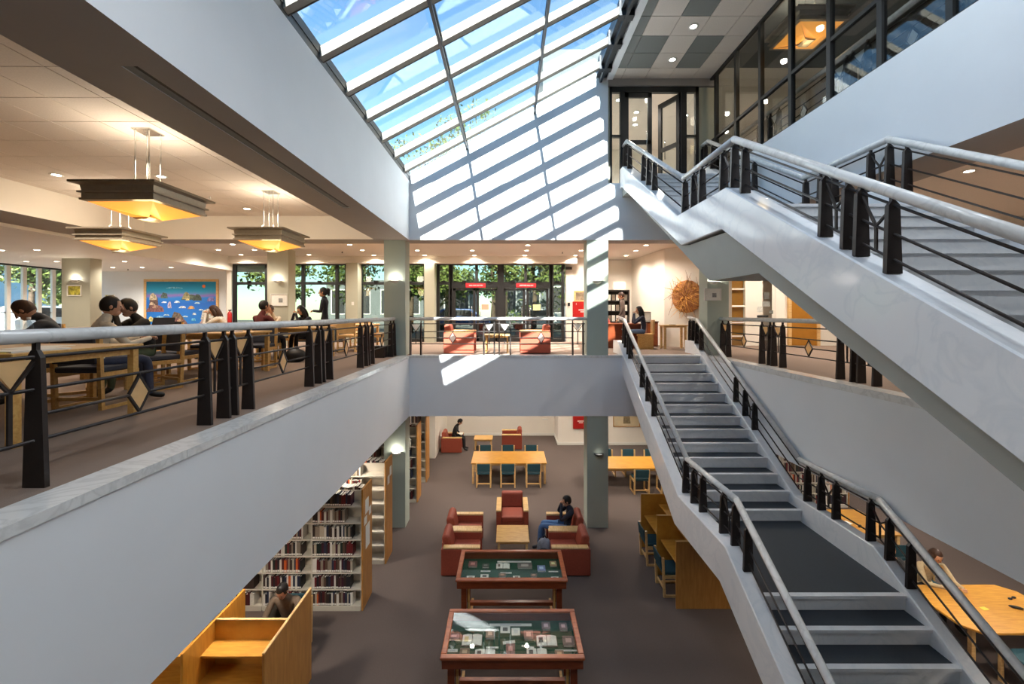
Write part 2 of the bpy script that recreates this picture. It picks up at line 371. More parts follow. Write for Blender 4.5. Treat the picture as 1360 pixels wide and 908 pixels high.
# ---------------------------------------------------------------- columns
def column(x0, y0, x1, y1, z0, z1, mat): return struct('column', MB().box(x0, y0, z0, x1, y1, z1), mat)
for z0, z1, mm in ((0, 2.85, M['green']), (ZL, ZS, M['green'])):
    column(1.94, 10.42, 2.46, 10.87, z0, z1, mm)
    column(-3.08, 10.42, -2.553, 10.86, z0, z1, mm)
    column(4.91, 10.42, 5.44, 10.87, z0, z1, mm)
column(-14.1, 13.3, -13.2, 13.68, 0, 2.78, M['beige'])
column(-7.67, 13.4, -7.0, 13.85, 0, 3.1, M['beige'])
column(-5.79, 15.0, -5.37, 15.4, 0, 2.84, M['beige'])
column(-3.0, 15.0, -2.64, 15.4, 0, 2.84, M['beige'])
# ---------------------------------------------------------------- skylight
def zr(x): return 4.35+.532*(x+2.45)
sk = struct('window_2', MB().box(-2.56, 1.9, 4.30, -2.45, 10.42, 4.50).box(-2.62, 1.9, 4.4, -2.44, 10.42, 4.52), M['steel'])
edge = [9.98-.88*k for k in range(10)]
def rafter_mesh():
    m = MB().prism([(-2.5, zr(-2.5)), (2.2, zr(2.2)), (2.2, zr(2.2)+.145), (-2.5, zr(-2.5)+.145)], 'y', -.125, -.018)
    m.prism([(-2.5, zr(-2.5)-.004), (2.2, zr(2.2)-.004), (2.2, zr(2.2)+.145), (-2.5, zr(-2.5)+.145)], 'y', -.018, 0, 1)
    m.prism([(-2.5, zr(-2.5)+.145), (2.2, zr(2.2)+.145), (2.2, zr(2.2)+.165), (-2.5, zr(-2.5)+.165)], 'y', -.09, -.04, 1)
    return m.mesh('rafter', [M['rafter'], M['steel']])
rm = rafter_mesh()
for y in edge: link('rafter', rm, sk, (0, y, 0))
ends = MB().box(2.12, -.14, zr(2.12)-.03, 2.42, .02, zr(2.2)+.24).mesh('rafter_shoe', M['steel'])
for y in edge: link('rafter_shoe', ends, sk, (0, y, 0))
for x in (-1.03, .64):
    for i, y in enumerate([10.42]+edge[:-1]):
        y1 = edge[i]
        b = MB().beam((x, y1-.06, zr(x)-.012), (x, y-.06 if i else y, zr(x)-.012), .045, .05)
        b.beam((x, y1-.06, zr(x)+.12), (x, y-.06 if i else y, zr(x)+.12), .05, .05)
        link('glazing_bar', b.mesh('glazing_bar', M['steel']), sk)
yl = [10.42+.06]+edge
for i in range(len(yl)-1):
    for xa, xb in ((-2.45, -1.055), (-1.005, .615), (.665, 2.2)):
        ya, yb = yl[i+1]-.06, yl[i]-.06
        g = MB().prism([(xa, zr(xa)+.145), (xb, zr(xb)+.145), (xb, zr(xb)+.157), (xa, zr(xa)+.157)], 'y', ya+.002, yb-.002)
        link('pane', g.mesh('pane', M['skyglass']), sk)
# ---------------------------------------------------------------- entrance glazing, middle storey
YW = 15.45
def xw(u): return (u-675.5)*YW/F
def glazing(name, u0, u1, mull, panes=True):
    m = MB(); x0, x1 = xw(u0), xw(u1)
    m.box(x0, YW-.05, 0, x1, YW+.05, .1).box(x0, YW-.05, 2.09, x1, YW+.05, 2.19).box(x0, YW-.05, 2.80, x1, YW+.05, 2.86)
    root = struct(name, m, M['frame'])
    ed = [x0]+[xw(a) for a in mull]+[x1]
    for k, x in enumerate(ed):
        w = .055; xx = min(max(x, x0+w), x1-w)
        link('mullion', MB().box(-w, -.055, .1, w, .055, 2.80).mesh('mullion', M['frame']), root, (xx, YW, 0))
    for a, b in zip(ed[:-1], ed[1:]):
        if b-a < .12: continue
        for za, zb in ((.1, 2.09), (2.19, 2.80)):
            link('pane', MB().box(a+.05, YW-.005, za, b-.05, YW+.005, zb).mesh('pane', M['darkglass']), root)
            if za > 2: link('latch', MB().box(-.07, -.09, 0, .07, -.05, .04).mesh('latch', M['black']), root, ((a+b)/2, YW, 2.19))
    return root
glazing('window_3', 310, 463, [355, 403, 448])
glazing('window_4', 478, 567, [523])
glazing('window_5', 580, 600, [])
glazing('window_6', 731, 749.5, [])
# entrance: upper lights + four door leaves
m = MB().box(xw(600), YW-.05, 1.96, xw(731), YW+.05, 2.19).box(xw(600), YW-.05, 2.80, xw(731), YW+.05, 2.86)
ent = struct('door_1', m, M['frame'])
for u in (600, 633, 665, 698, 731):
    w = .05 if u not in (665,) else .12
    link('mullion', MB().box(-w, -.055, 0 if w > .1 or u in (600, 731) else 2.19, w, .055, 2.80).mesh('mullion', M['frame']), ent, (xw(u), YW, 0))
for a, b in ((600, 633), (633, 665), (665, 698), (698, 731)):
    link('pane', MB().box(xw(a)+.05, YW-.005, 2.19, xw(b)-.05, YW+.005, 2.80).mesh('pane', M['darkglass']), ent)
    link('latch', MB().box(-.07, -.09, 0, .07, -.05, .04).mesh('latch', M['black']), ent, (xw((a+b)/2), YW, 2.19))
leaves = ((601.5, 632), (632.5, 661.5), (668, 698), (698.5, 729))
for i, (a, b) in enumerate(leaves):
    xa, xb = xw(a)+.01, xw(b)-.01; m = MB()
    m.box(xa, YW-.03, .02, xa+.09, YW+.03, 1.95).box(xb-.09, YW-.03, .02, xb, YW+.03, 1.95)
    m.box(xa, YW-.03, 1.88, xb, YW+.03, 1.95).box(xa, YW-.03, .02, xb, YW+.03, .22)
    lf = link('door_leaf', m.mesh('door_leaf', M['frame']), ent)
    link('pane', MB().box(xa+.09, YW-.006, .22, xb-.09, YW+.006, 1.88).mesh('pane', M['darkglass']), lf)
    hx = xb-.13 if i % 2 == 0 else xa+.13
    link('door_handle', MB().tube((hx, YW-.07, .8), (hx, YW-.07, 1.3), .014).tube((hx, YW-.07, .82), (hx, YW, .82), .01).tube((hx, YW-.07, 1.28), (hx, YW, 1.28), .01).mesh('door_handle', M['chrome']), lf)
# upper double door in its dark frame
YD = 10.5
m = MB().box(2.52, YD-.04, 6.53, 4.72, YD+.06, 6.66).box(2.52, YD-.04, ZU, 2.57, YD+.06, 6.66).box(2.77, YD-.04, ZU, 2.88, YD+.06, 6.55)
m.box(4.28, YD-.04, ZU, 4.42, YD+.06, 6.55).box(4.64, YD-.04, ZU, 4.72, YD+.06, 6.66).box(2.52, YD-.04, 5.42, 2.8, YD+.06, 5.47).box(4.42, YD-.04, 5.42, 4.66, YD+.06, 5.47)
dr = struct('door_2', m, M['frame'])
link('pane', MB().box(2.57, YD, ZU, 2.77, YD+.01, 6.53).mesh('pane', M['glass']), dr)
link('pane', MB().box(4.42, YD, ZU, 4.64, YD+.01, 6.53).mesh('pane', M['glass']), dr)
def leaf(parent, loc, rz, w=.68):
    m = MB().box(0, -.03, 0, .10, .03, 2.26).box(w-.10, -.03, 0, w, .03, 2.26).box(0, -.03, 2.14, w, .03, 2.26).box(0, -.03, 0, w, .03, .2).box(0, -.03, .98, w, .03, 1.08)
    lf = link('door_leaf', m.mesh('door_leaf', M['frame']), parent, loc, rz)
    link('pane', MB().box(.10, -.006, 1.08, w-.10, .006, 2.14).box(.10, -.006, .2, w-.10, .006, .98).mesh('pane', M['glass']), lf)
    link('door_handle', MB().tube((w-.14, -.07, .8), (w-.14, -.07, 1.3), .013).mesh('door_handle', M['chrome']), lf)
leaf(dr, (2.88, YD, ZU+.01), 0); leaf(dr, (4.28, YD+.02, ZU+.01), math.radians(118))
# far left window wall with pale vertical fins
m = MB().box(-17.6, 8, 0, -17.5, 17.5, .25).box(-17.6, 8, 2.72, -17.5, 17.5, 2.80).box(-17.6, 8, 1.05, -17.55, 17.5, 1.09)
wl_ = struct('window_7', m, M['frame'])
for i in range(12):
    link('mullion', MB().box(-.09, -.06, .25, 0, .06, 2.72).mesh('mullion', M['white']), wl_, (-17.5, 16.73-.49*i, 0))
    link('pane', MB().box(-17.55, 16.30-.49*i, .25, -17.545, 16.67-.49*i, 2.72).mesh('pane', M['glass']), wl_)
struct('wall_left', MB().box(-17.7, -4, 0, -17.5, 11.2, 2.78), M['wallw'])
# white framed shelving doors and amber door at the right back
m = MB().box(6.9, 13.58, 0, 6.98, 13.66, 2.5).box(7.62, 13.58, 0, 8.0, 13.75, 2.5)
for z in (.28, .72, 1.25, 1.80, 2.42): m.box(6.98, 13.6, z, 7.62, 13.64, z+.05)
dd = struct('window_8', m, M['wallw'])
link('pane', MB().box(6.98, 13.615, 0, 7.62, 13.625, 2.5).mesh('pane', M['glass']), dd)
dm = struct('door_3', MB().box(8.98, 13.52, 0, 9.08, 13.6, 2.36).box(9.90, 13.52, 0, 10.0, 13.6, 2.36).box(8.98, 13.52, 2.28, 10.0, 13.6, 2.36), M['oakpale'])
link('door_leaf', MB().box(9.08, 13.55, .01, 9.90, 13.6, 2.28).mesh('door_leaf', M['amber']), dm)
link('backing_board', MB().box(6.98, 13.70, 0, 7.62, 13.72, 2.5).mesh('backing_board', M['amber']), dd)
# outdoors
struct('ground', MB().box(-60, 17.8, -.3, 50, 70, -.05).box(-60, -4, -.3, -18, 17.8, -.05), M['paving'])
# ================================================================ STAIRS
def lerp(pts, y):
    for (y0, z0), (y1, z1) in zip(pts[:-1], pts[1:]):
        if (y0-y)*(y1-y) <= 0 and y0 != y1: return z0+(z1-z0)*(y-y0)/(y1-y0)
    return pts[0][1] if abs(y-pts[0][0]) < abs(y-pts[-1][0]) else pts[-1][1]
def staircase(name, label, ztop, n1, n2, ynose, prof, under, xo, xi, xin, xout, yback):
    """steps come down towards the camera; prof = stringer top line (y, z); under = its lower edge"""
    root = thing(name, label, 'staircase', ((xo+xout)/2, under[-1][0], ztop-(n1+n2)*R))
    z = ztop; y = ynose; g = .30
    W_ = xin-xi
    stepm = {}
    def step(yn, zt, depth, top):
        """one step: riser face at yn (facing camera), tread going back by depth"""
        key = round(depth, 3)
        if key not in stepm:
            a = MB().box(0, .0, -R+.0, W_, depth+.03, -.02)
            a.box(0, -.02, -.035, W_, .045, 0)
            stepm[key] = (a.mesh('step', M['marble']), MB().box(.02, .045, -.032, W_-.02, depth+.004, -.004).mesh('tread', M['tread']))
        s = link('step', stepm[key][0], root, (xi-root.location.x, yn-root.location.y, zt-root.location.z))
        link('tread', stepm[key][1], s)
    step(y, z-.0005, yback-y, True)
    for k in range(1, n1): step(y-k*g, z-k*R, g, False)
    yl = y-(n1-1)*g; zl = z-n1*R; yf = prof[3][0]-.45
    step(yf, zl, yl-yf, True)
    for k in range(1, n2): step(yf-k*g, zl-k*R, g, False)
    # stringers: marble faced profile in the y-z plane
    top = prof; bot = under
    for a, b in ((xo, xi), (xin, xout)):
        wpart('stringer', MB().prism(top+bot[::-1], 'x', a, b), M['marble'], root, bevel=.012)
    return root
pl_lo = [(11.3, .33), (10.85, .33), (6.97, -13*R+.33), (5.46, -13*R+.33), (5.46-3.45, -24*R+.16)]
un_lo = [(11.3, -.12), (10.6, -.3), (7.15, -2.52), (5.6, -2.52), (5.6-2.9, -24*R+.01), (5.46-3.45, -24*R+.01)]
def under_from(prof, dv):
    return [(y, z-dv) for y, z in prof]
STL = staircase('staircase', 'white marble lower stairs with slate grey treads coming down to the reading room', 0, 13, 11, 10.40,
    pl_lo, [(11.3, .0), (10.75, -.22), (7.12, -2.52), (5.6, -2.52), (2.5, -4.25), (2.01, -4.25)], 2.80, 3.02, 4.72, 4.885, 10.9)
wpart('stair_slab', MB().prism([(11.2, -.18), (10.4, -.24), (6.85, -2.36), (5.25, -2.40), (2.2, -4.22), (2.2, -4.25), (2.6, -4.25), (5.55, -2.56), (7.1, -2.56), (10.5, -.45), (11.2, -.35)], 'x', 3.02, 4.72), M['concrete'], STL)
pu = [(10.39, ZU+.33), (10.16, ZU+.33), (6.86, ZU-11*R+.33), (5.33, ZU-11*R+.33), (5.33-3.95, ZU-24*R+.30)]
uu = [(10.39, ZU-.15), (10.24, ZU-.15), (6.71, 2.12), (5.436, 2.12), (5.436-3.5, .055), (1.38, .02)]
STU = staircase('staircase', 'white marble upper stairs rising from the balcony to the glazed top doors', ZU, 11, 13, 9.70,
    pu, uu, 2.74, 3.0, 4.72, 4.885, 10.36)
wpart('stair_slab', MB().prism([(10.39, ZU-.2), (9.7, ZU-.2), (6.55, 2.10), (5.1, 2.08), (1.6, .02), (1.6, 0.0), (2.2, .02), (4.72, 1.49), (5.87, 1.49), (9.95, ZU-.35), (10.39, ZU-.35)], 'x', 2.80, 4.86), M['concrete'], STU)

# ================================================================ RAILINGS
def post_mesh(h, wb, wt, t, rise):
    """tapered blade post: w across the rail (x), t along it (y); shoulder pyramid and neck up to the rail"""
    sh = h-rise; m = MB()
    m.add([(-wb/2,-t/2,0),(wb/2,-t/2,0),(wb/2,t/2,0),(-wb/2,t/2,0),(-wt/2,-t/2,sh),(wt/2,-t/2,sh),(wt/2,t/2,sh),(-wt/2,t/2,sh)],
          [(3,2,1,0),(0,1,5,4),(1,2,6,5),(2,3,7,6),(3,0,4,7)])
    n = .018
    m.add([(-wt/2,-t/2,sh),(wt/2,-t/2,sh),(wt/2,t/2,sh),(-wt/2,t/2,sh),(-n,-t/2.4,sh+rise*.45),(n,-t/2.4,sh+rise*.45),(n,t/2.4,sh+rise*.45),(-n,t/2.4,sh+rise*.45)],
          [(0,1,5,4),(1,2,6,5),(2,3,7,6),(3,0,4,7),(4,5,6,7)])
    m.box(-n*.8, -t/2.6, sh+rise*.45, n*.8, t/2.6, h)
    return m.mesh('post', M['iron'])
PM_BAL = post_mesh(.875, .135, .085, .03, .10)
PM_ST = post_mesh(.575, .12, .085, .035, .07)
def railing(root, axis, off, runs, zf, h, bars, posts, pairs, diamonds, pm, rail_r=.042, inlay='inlay', mid=None, close=0, barlim=None):
    """axis: 'x' or 'y' = direction of the rail; off = fixed coordinate; zf(s) = base height; runs = rail break points"""
    def W3(s, z, o=0): return (s, off+o, z) if axis == 'x' else (off+o, s, z)
    # handrail in straight lengths
    for a, b in zip(runs[:-1], runs[1:]):
        m = MB().tube(W3(a, zf(a)+h), W3(b, zf(b)+h), rail_r, n=14)
        m.ell(W3(b, zf(b)+h), (rail_r,)*3, nu=14, nv=8)
        wpart('handrail', m, M['marble2'], root)
        for j, bz in enumerate(bars):
            if mid is not None and j == mid: continue
            lo, hi = (a, b)
            if barlim: lo, hi = max(min(a, b), barlim[0]), min(max(a, b), barlim[1])
            if hi == lo: continue
            wpart('bar', MB().tube(W3(lo, zf(lo)+bz), W3(hi, zf(hi)+bz), .011, n=6), M['iron'], root)
    for s in posts:
        o = link('post', pm, root); w = Vector(W3(s, zf(s)))-root.location; o.location = w
        if axis == 'x': o.rotation_euler = (0, 0, math.pi/2)
    for a, b in pairs:
        c = (a+b)/2; z1 = bars[0]; z2 = bars[1] if len(bars) == 4 else bars[1]; zb = bars[-1]
        fa, fb, fc = zf(a), zf(b), zf(c); e = .03 if b > a else -.03
        m = MB().beam(W3(a+e*.3, fa+z1-.03), W3(c, fc+z2), .014, .02, up=W3(0, 0, 1) if 0 else ((0, 1, 0) if axis == 'x' else (1, 0, 0)))
        m.beam(W3(b-e*.3, fb+z1-.03), W3(c, fc+z2), .014, .02, up=((0, 1, 0) if axis == 'x' else (1, 0, 0)))
        m.beam(W3(c, fc+z2+.01), W3(c, fc+zb), .022, .014, up=((0, 1, 0) if axis == 'x' else (1, 0, 0)))
        wpart('ornament_frame', m, M['iron'], root)
        t = MB(); vs = []
        for o_ in (-.006, .006):
            vs += [W3(a+e, fa+z1-.015, o_), W3(b-e, fb+z1-.015, o_), W3(c, fc+z2+.025, o_)]
        t.add(vs, [(0,1,2),(5,4,3),(0,3,4,1),(1,4,5,2),(2,5,3,0)])
        if inlay: wpart('inlay_panel', t, M[inlay], root)
    for s in diamonds:
        z0 = bars[2]; hv = .135; hh = .09; f = zf(s); fr = MB()
        q = [(s, f+z0+hv), (s+hh, f+z0), (s, f+z0-hv), (s-hh, f+z0)]
        for i in range(4): fr.beam(W3(*q[i]), W3(*q[(i+1) % 4]), .016, .018, up=((0, 1, 0) if axis == 'x' else (1, 0, 0)))
        fr.tube(W3(s, f+z0+hv), W3(s, f+bars[1]), .012, n=6)
        wpart('ornament_frame', fr, M['iron'], root)
        t = MB(); vs = []
        for o_ in (-.005, .005): vs += [W3(s+(x-s)*.85, f+z0+(z-f-z0)*.88, o_) for x, z in q]
        t.add(vs, [(0,1,2,3),(7,6,5,4),(0,4,5,1),(1,5,6,2),(2,6,7,3),(3,7,4,0)])
        wpart('inlay_panel', t, M[inlay], root)
    if mid is not None:
        ss = sorted(posts)
        for a, b in zip(ss[:-1], ss[1:]):
            if b-a < .5: continue
            dd = [d for d in diamonds if a < d < b]; br = [a]+[x for d in dd for x in (d-.09, d+.09)]+[b]
            for i in range(0, len(br), 2): wpart('bar', MB().tube(W3(br[i], zf(0)+bars[mid]), W3(br[i+1], zf(0)+bars[mid]), .011, n=6), M['iron'], root)
BB = [.78, .585, .43, .28]
# left balcony
r = thing('balcony_railing', 'long railing along the left balcony with tapered dark posts and cream diamond inlays', 'railing', (-2.83, 6, 0))
ps, pr = [], []
for k in range(-1, 4):
    s = 3.93+2.06*k
    ps += [s, s+.26, s+.385, s+.655]; pr += [(s, s+.26), (s+.385, s+.655)]
ps = [p for p in ps if p < 10.33]+[10.38]; pr = [q for q in pr if q[1] < 10.3]+[(10.11, 10.38)]
railing(r, 'y', -2.83, [.8, 10.42], lambda s: 0, .905, BB, ps, pr, [3.228+2.06*k for k in range(0, 4)], PM_BAL, mid=2)
# far balcony
r = thing('balcony_railing', 'short railing across the far side of the void in front of the coral armchairs', 'railing', (-.3, 10.52, 0))
def xf(u): return (u-675.5)*10.5/F
q = [642.5, 656.5, 663, 677.8]
railing(r, 'x', 10.52, [xf(543.5), xf(777)], lambda s: 0, .905, BB, [xf(a) for a in [545, 559]+q+[760.6, 774.5]],
        [(xf(545), xf(559)), (xf(q[0]), xf(q[1])), (xf(q[2]), xf(q[3])), (xf(760.6), xf(774.5))], [xf(601), xf(718.7)], PM_BAL, inlay='inlayw', mid=2)
# right balcony: pairs from Y
r = thing('balcony_railing', 'railing along the right balcony seen below the upper stairs', 'railing', (5.24, 5, 0))
def yr(u): return 5.24*F/(u-675.5)
ps, pr = [10.33, 10.05], [(10.33, 10.05)]
for k in range(5):
    s = 8.72-2.06*k
    ps += [s, s-.27, s-.39, s-.66]; pr += [(s, s-.27), (s-.39, s-.66)]
railing(r, 'y', 5.24, [10.42, .8], lambda s: 0, .905, BB, ps, pr, [(10.05+8.72)/2]+[(8.06-2.06*k+8.72-2.06*(k+1))/2 for k in range(4)], PM_BAL, mid=2)
# gallery railing behind the tinted screen
r = thing('balcony_railing', 'gallery railing on the top floor behind the tinted glass screen', 'railing', (5.35, 5, ZU))
ps, pr = [], []
for k in range(5):
    s = 9.0-2.06*k
    ps += [s, s-.27, s-.39, s-.66]; pr += [(s, s-.27), (s-.39, s-.66)]
railing(r, 'y', 5.35, [10.4, .5], lambda s: ZU, .905, BB, ps, pr, [(8.34-2.06*k+9.0-2.06*(k+1))/2 for k in range(4)]+[9.7], PM_BAL, inlay='inlayw', mid=2)
# stair railings
BS = [.515, .30, .11]
def group(a): return [a, a+.33, a+.60]
yst_lo = [10.75, 10.6, 10.35, 10.2, 9.3, 8.92, 8.54, 7.02, 6.70, 6.40, 5.785, 5.48, 5.196, 3.90, 3.60, 3.30, 2.35]
pr_lo = [(10.75, 10.6), (10.35, 10.2), (8.92, 8.54), (6.70, 6.40), (5.785, 5.48), (3.60, 3.30)]
r = thing('stair_railing', 'left railing of the lower stairs with white round handrail', 'railing', (2.95, 6.5, -2))
railing(r, 'y', 2.95, [p[0] for p in pl_lo[:1]]+[10.75, 6.97, 5.46, 2.2], lambda s: lerp(pl_lo, s), .605, BS, yst_lo, pr_lo, [], PM_ST, inlay=None, barlim=(2.3, 11.0))
yst_r = [11.15, 10.95, 10.75, 10.5, 8.9, 8.55, 8.22, 6.77, 6.47, 6.18, 5.59, 5.31, 5.03, 3.75, 3.45, 3.15, 2.35]
r = thing('stair_railing', 'right railing of the lower stairs against the right balcony edge', 'railing', (4.80, 6.5, -2))
railing(r, 'y', 4.80, [11.25, 10.75, 6.97, 5.46, 2.2], lambda s: lerp(pl_lo, s), .605, BS, yst_r, [(11.15, 10.95), (10.75, 10.5), (8.55, 8.22), (6.47, 6.18), (5.59, 5.31), (3.45, 3.15)], [], PM_ST, inlay=None, barlim=(2.3, 11.2))
yst_u = [10.42, 10.27, 9.92, 8.90, 8.57, 8.23, 6.81, 6.485, 6.21, 5.59, 5.315, 5.08, 3.795, 3.54, 3.41, 3.13, 1.95, 1.7, 1.57]
pr_u = [(8.57, 8.23), (6.485, 6.21), (5.59, 5.315), (3.795, 3.54), (3.41, 3.13), (1.95, 1.7)]
r = thing('stair_railing', 'left railing of the upper stairs, nearest to the viewer, with four close posts', 'railing', (2.85, 6, 3))
railing(r, 'y', 2.85, [10.46, 10.16, 6.86, 5.33, 1.45], lambda s: lerp(pu, s), .605, BS, yst_u, pr_u, [], PM_ST, inlay=None, barlim=(1.45, 10.42))
r = thing('stair_railing', 'far right railing of the upper stairs beside the gallery wall', 'railing', (4.80, 6, 3))
railing(r, 'y', 4.80, [10.46, 10.16, 6.86, 5.33, 1.45], lambda s: lerp(pu, s), .605, BS, yst_u, pr_u, [], PM_ST, inlay=None, barlim=(1.45, 10.42))
# ================================================================ LIGHT FITTINGS
dl_ring = MB().lathe([(.062, .004), (.085, 0), (.10, .004), (.10, .012)], n=20).mesh('trim_ring', M['white'])
dl_disc = MB().lathe([(.0001, .006), (.064, .006)], n=20).mesh('lens', M['lamp'])
dl_disc2 = MB().lathe([(.0001, .006), (.064, .006)], n=20).mesh('lens', M['lampcool'])
def downlight(x, y, z, label, energy=14, cool=False, group=None):
    t = thing('downlight', label, 'ceiling light', (x, y, z-.012), group=group)
    link('trim_ring', dl_ring, t); link('lens', dl_disc2 if cool else dl_disc, t)
    spot((0, 0, -.03), energy, parent=t, color=(1, .93, .84) if cool else (1, .89, .77))
    return t
E1 = 108
rows = {'in the lobby ceiling beside the void edge': (3.1, [(619.3, 321.7), (700.3, 321.7)]),
 'in the second row of the lobby ceiling': (3.1, [(464.3, 324.7), (701, 325.4), (858, 325.5)]),
 'in the third row of the lobby ceiling': (3.1, [(481.3, 332), (554.3, 332.3), (627.2, 332.4), (699.4, 332.5), (771.6, 332.5), (844.4, 332.6)]),
 'in the lobby row nearest the windows': (3.1, [(410.4, 338), (496.6, 338.6), (564, 338.8), (630, 339), (697, 339), (764.3, 339), (831.5, 339.1)]),
 'over the far left reading tables': (3.1, [(279.3, 320.4), (308.9, 324.2), (290, 331.5), (338, 331.5), (320, 338)]),
 'in the low ceiling near the far left windows': (2.78, [(2, 332), (48.8, 331.5), (35, 347), (75, 347), (165.5, 347), (150, 355), (188.8, 355), (227.5, 355)]),
 'in the tiled ceiling over the left balcony': (3.42, [(75, 232), (214, 234), (328, 277)])}
for nm, (z, pts) in rows.items():
    for i, (u, v) in enumerate(sorted(pts)):
        d = (z-EYE)*F/(416-v); x = (u-675.5)*d/F
        downlight(x, d, z, 'round light %s, %s from the left' % (nm, ORD[i]), E1)
downlight((1287-675.5)*7.05/F, 7.05, 3.42, 'round ceiling light over the right balcony, seen above the stair railing', 260)
downlight((1232-675.5)*9.2/F, 9.2, 3.42, 'round ceiling light deeper over the right balcony behind the upper stairs', E1)
for i, (u, v) in enumerate(((921, 35), (893, 79))):
    d = (6.83-EYE)*F/(416-v); downlight((u-675.5)*d/F, d, 6.83, ['near', 'far'][i]+' round light in the white tiled ceiling over the top landing', 12, True)
for i, (x, y, e) in enumerate(((3.0, 11.5, 60), (3.7, 12.2, 60), (3.1, 13.4, 60), (3.9, 13.0, 60), (5.2, 12.4, 60), (4.6, 11.4, 60))):
    downlight(x, y, 6.86, 'round light behind the top glazed doors, %s of six' % ORD[i], e, True, 'lights behind the top doors')
for i, (x, y) in enumerate(((7, 3.0), (8.6, 5.5), (7, 8.6), (9.5, 8.6))):
    downlight(x, y, 7.36, 'round light behind the tinted gallery glass, %s from the viewer' % ORD[i], 200, True, 'gallery ceiling lights')
for i, (x, y, z) in enumerate(((7.2, 3.2, 3.42), (11.2, 7.0, 3.42), (9.6, 9.4, 3.42), (6.3, 12.2, 3.1), (7.9, 12.4, 3.1), (9.7, 12.5, 3.1), (7.3, 14.2, 3.1))):  # extra lights, added to brighten the right side and its ceiling
    downlight(x, y, z, 'added fill light over the right side of the middle floor, %s from the viewer' % ORD[i], 130, group='added fill lights over the right side')
for i, (x, y, e) in enumerate(((-1.2, 1.0, 110), (.6, 1.0, 130), (3.7, .2, 200), (3.2, 2.6, 170), (4.3, 4.4, 170))):  # unseen fill lights, added to lift the stairs, fascias and handrails
    t = downlight(x, y, zr(x)-.06 if y < 1.9 and x < 2.4 else (6.83 if y > -1 else 7.1), 'added fill light high over the near end of the void, %s from the viewer' % ORD[i], e, True, 'added fill lights over the near end of the void'); [c for c in t.children if c.type == 'LIGHT'][0].data.color = (.86, .93, 1)
# unseen fittings added under the balconies to light the lower storey
UB = [(-8, 3), (-5, 3), (-3.6, 5.6), (-6, 6.2), (-3.5, 8.4), (-6, 9.6), (-1.6, 11.4), (.3, 11.4), (3.6, 11.6), (-4, 13), (-1.6, 14), (1.2, 14), (4, 13.6), (-1.2, 16.8), (1.2, 16.4), (3.6, 15.6), (6.4, 13), (6.4, 9.8), (8.5, 7.4), (6.3, 6.4), (8.2, 4.6), (6.2, 3.2), (9.6, 10.5), (9.5, 14)]
for side, sel in (('left', lambda x, y: x < -3.4), ('far', lambda x, y: -3.4 <= x < 4.9), ('right', lambda x, y: x >= 4.9)):
    for i, (x, y) in enumerate(sorted([p for p in UB if sel(*p)], key=lambda p: p[1])):
        t = downlight(x, y, ZS if x < XR else -1.537, 'added unseen light under the %s balcony slab, %s from the viewer' % (side, ORD[i]), 150, group='added unseen lights under the balconies')
        [c for c in t.children if c.type == 'LIGHT'][0].data.shadow_soft_size = .2
def pendant():
    t = thing('pendant_lamp', '', 'pendant lamp')
    w = .52; prof = [(w, .21), (w, .185), (w-.075, .17), (w-.085, .10), (w-.055, .095), (w-.055, .075), (w-.085, .07), (w-.085, .02), (w-.07, .015), (w-.07, -.01), (w-.12, -.02)]
    m = MB()
    for (a, za), (b, zb) in zip(prof[:-1], prof[1:]):
        vs = [(-a,-a,za),(a,-a,za),(a,a,za),(-a,a,za),(-b,-b,zb),(b,-b,zb),(b,b,zb),(-b,b,zb)]
        m.add(vs, [(0,1,5,4)[::-1],(1,2,6,5)[::-1],(2,3,7,6)[::-1],(3,0,4,7)[::-1]])
    m.box(-w, -w, .19, w, w, .212)
    part('shade_frame', m, M['brass'], t)
    g = MB(); a = w-.12
    for sx, sy in ((1,0),(0,1),(-1,0),(0,-1)):
        e0 = (sx*a-sy*a, sy*a+sx*a, -.018); e1 = (sx*a+sy*a, sy*a-sx*a, -.018); c0 = (sx*.1-sy*.1, sy*.1+sx*.1, -.15); c1 = (sx*.1+sy*.1, sy*.1-sx*.1, -.11)
        g = MB().add([e0, e1, c1, c0], [(3,2,1,0), (0,1,2,3)]); link('glass_panel', g.mesh('glass_panel', M['ambergl']), t)
    part('finial', MB().prism([(-.11, -.145), (.11, -.145), (.06, -.17), (-.06, -.17)], 'y', -.11, .11), M['brass'], t)
    for sx in (-1, 1):
        for sy in (-1, 1):
            part('stem', MB().tube((sx*.09, sy*.09, .32), (sx*.09, sy*.09, 1.0), .008, n=8).tube((sx*.09, sy*.09, .34), (sx*.17, sy*.17, .215), .008, n=6), M['chrome'], t)
    part('collar', MB().box(-.12, -.12, .26, .12, .12, .275), M['chrome'], t); part('ceiling_plate', MB().box(-.12, -.12, .985, .12, .12, 1.0), M['chrome'], t)
    for x, y in ((0, 0),):
        l = bpy.data.lights.new('lamp_light', 'POINT'); l.energy = 9; l.color = (1, .75, .4); l.shadow_soft_size = .2
        o = bpy.data.objects.new('lamp_light', l); COL.objects.link(o); o.parent = t; o.location = (0, 0, -.25)
        l = bpy.data.lights.new('lamp_light', 'POINT'); l.energy = 26; l.color = (1, .86, .68); l.shadow_soft_size = .25  # second light above the shade, added to brighten the ceiling
        o = bpy.data.objects.new('lamp_light', l); COL.objects.link(o); o.parent = t; o.location = (0, 0, .45)
    return t
PL = pendant(); PL.location = (-4.72, 5.52, 2.42); PL['label'] = 'large square bronzed pendant lamp with glowing amber glass, nearest the viewer'
GP = 'square amber glass pendant lamps'; PL['group'] = GP
dup(PL, (-7.62, 8.27, 2.42), 0, 'square amber pendant lamp behind and left of the nearest one, lower in view', GP)
dup(PL, (-4.66, 8.27, 2.42), 0, 'square amber pendant lamp in front of the beige column with the framed notice', GP)
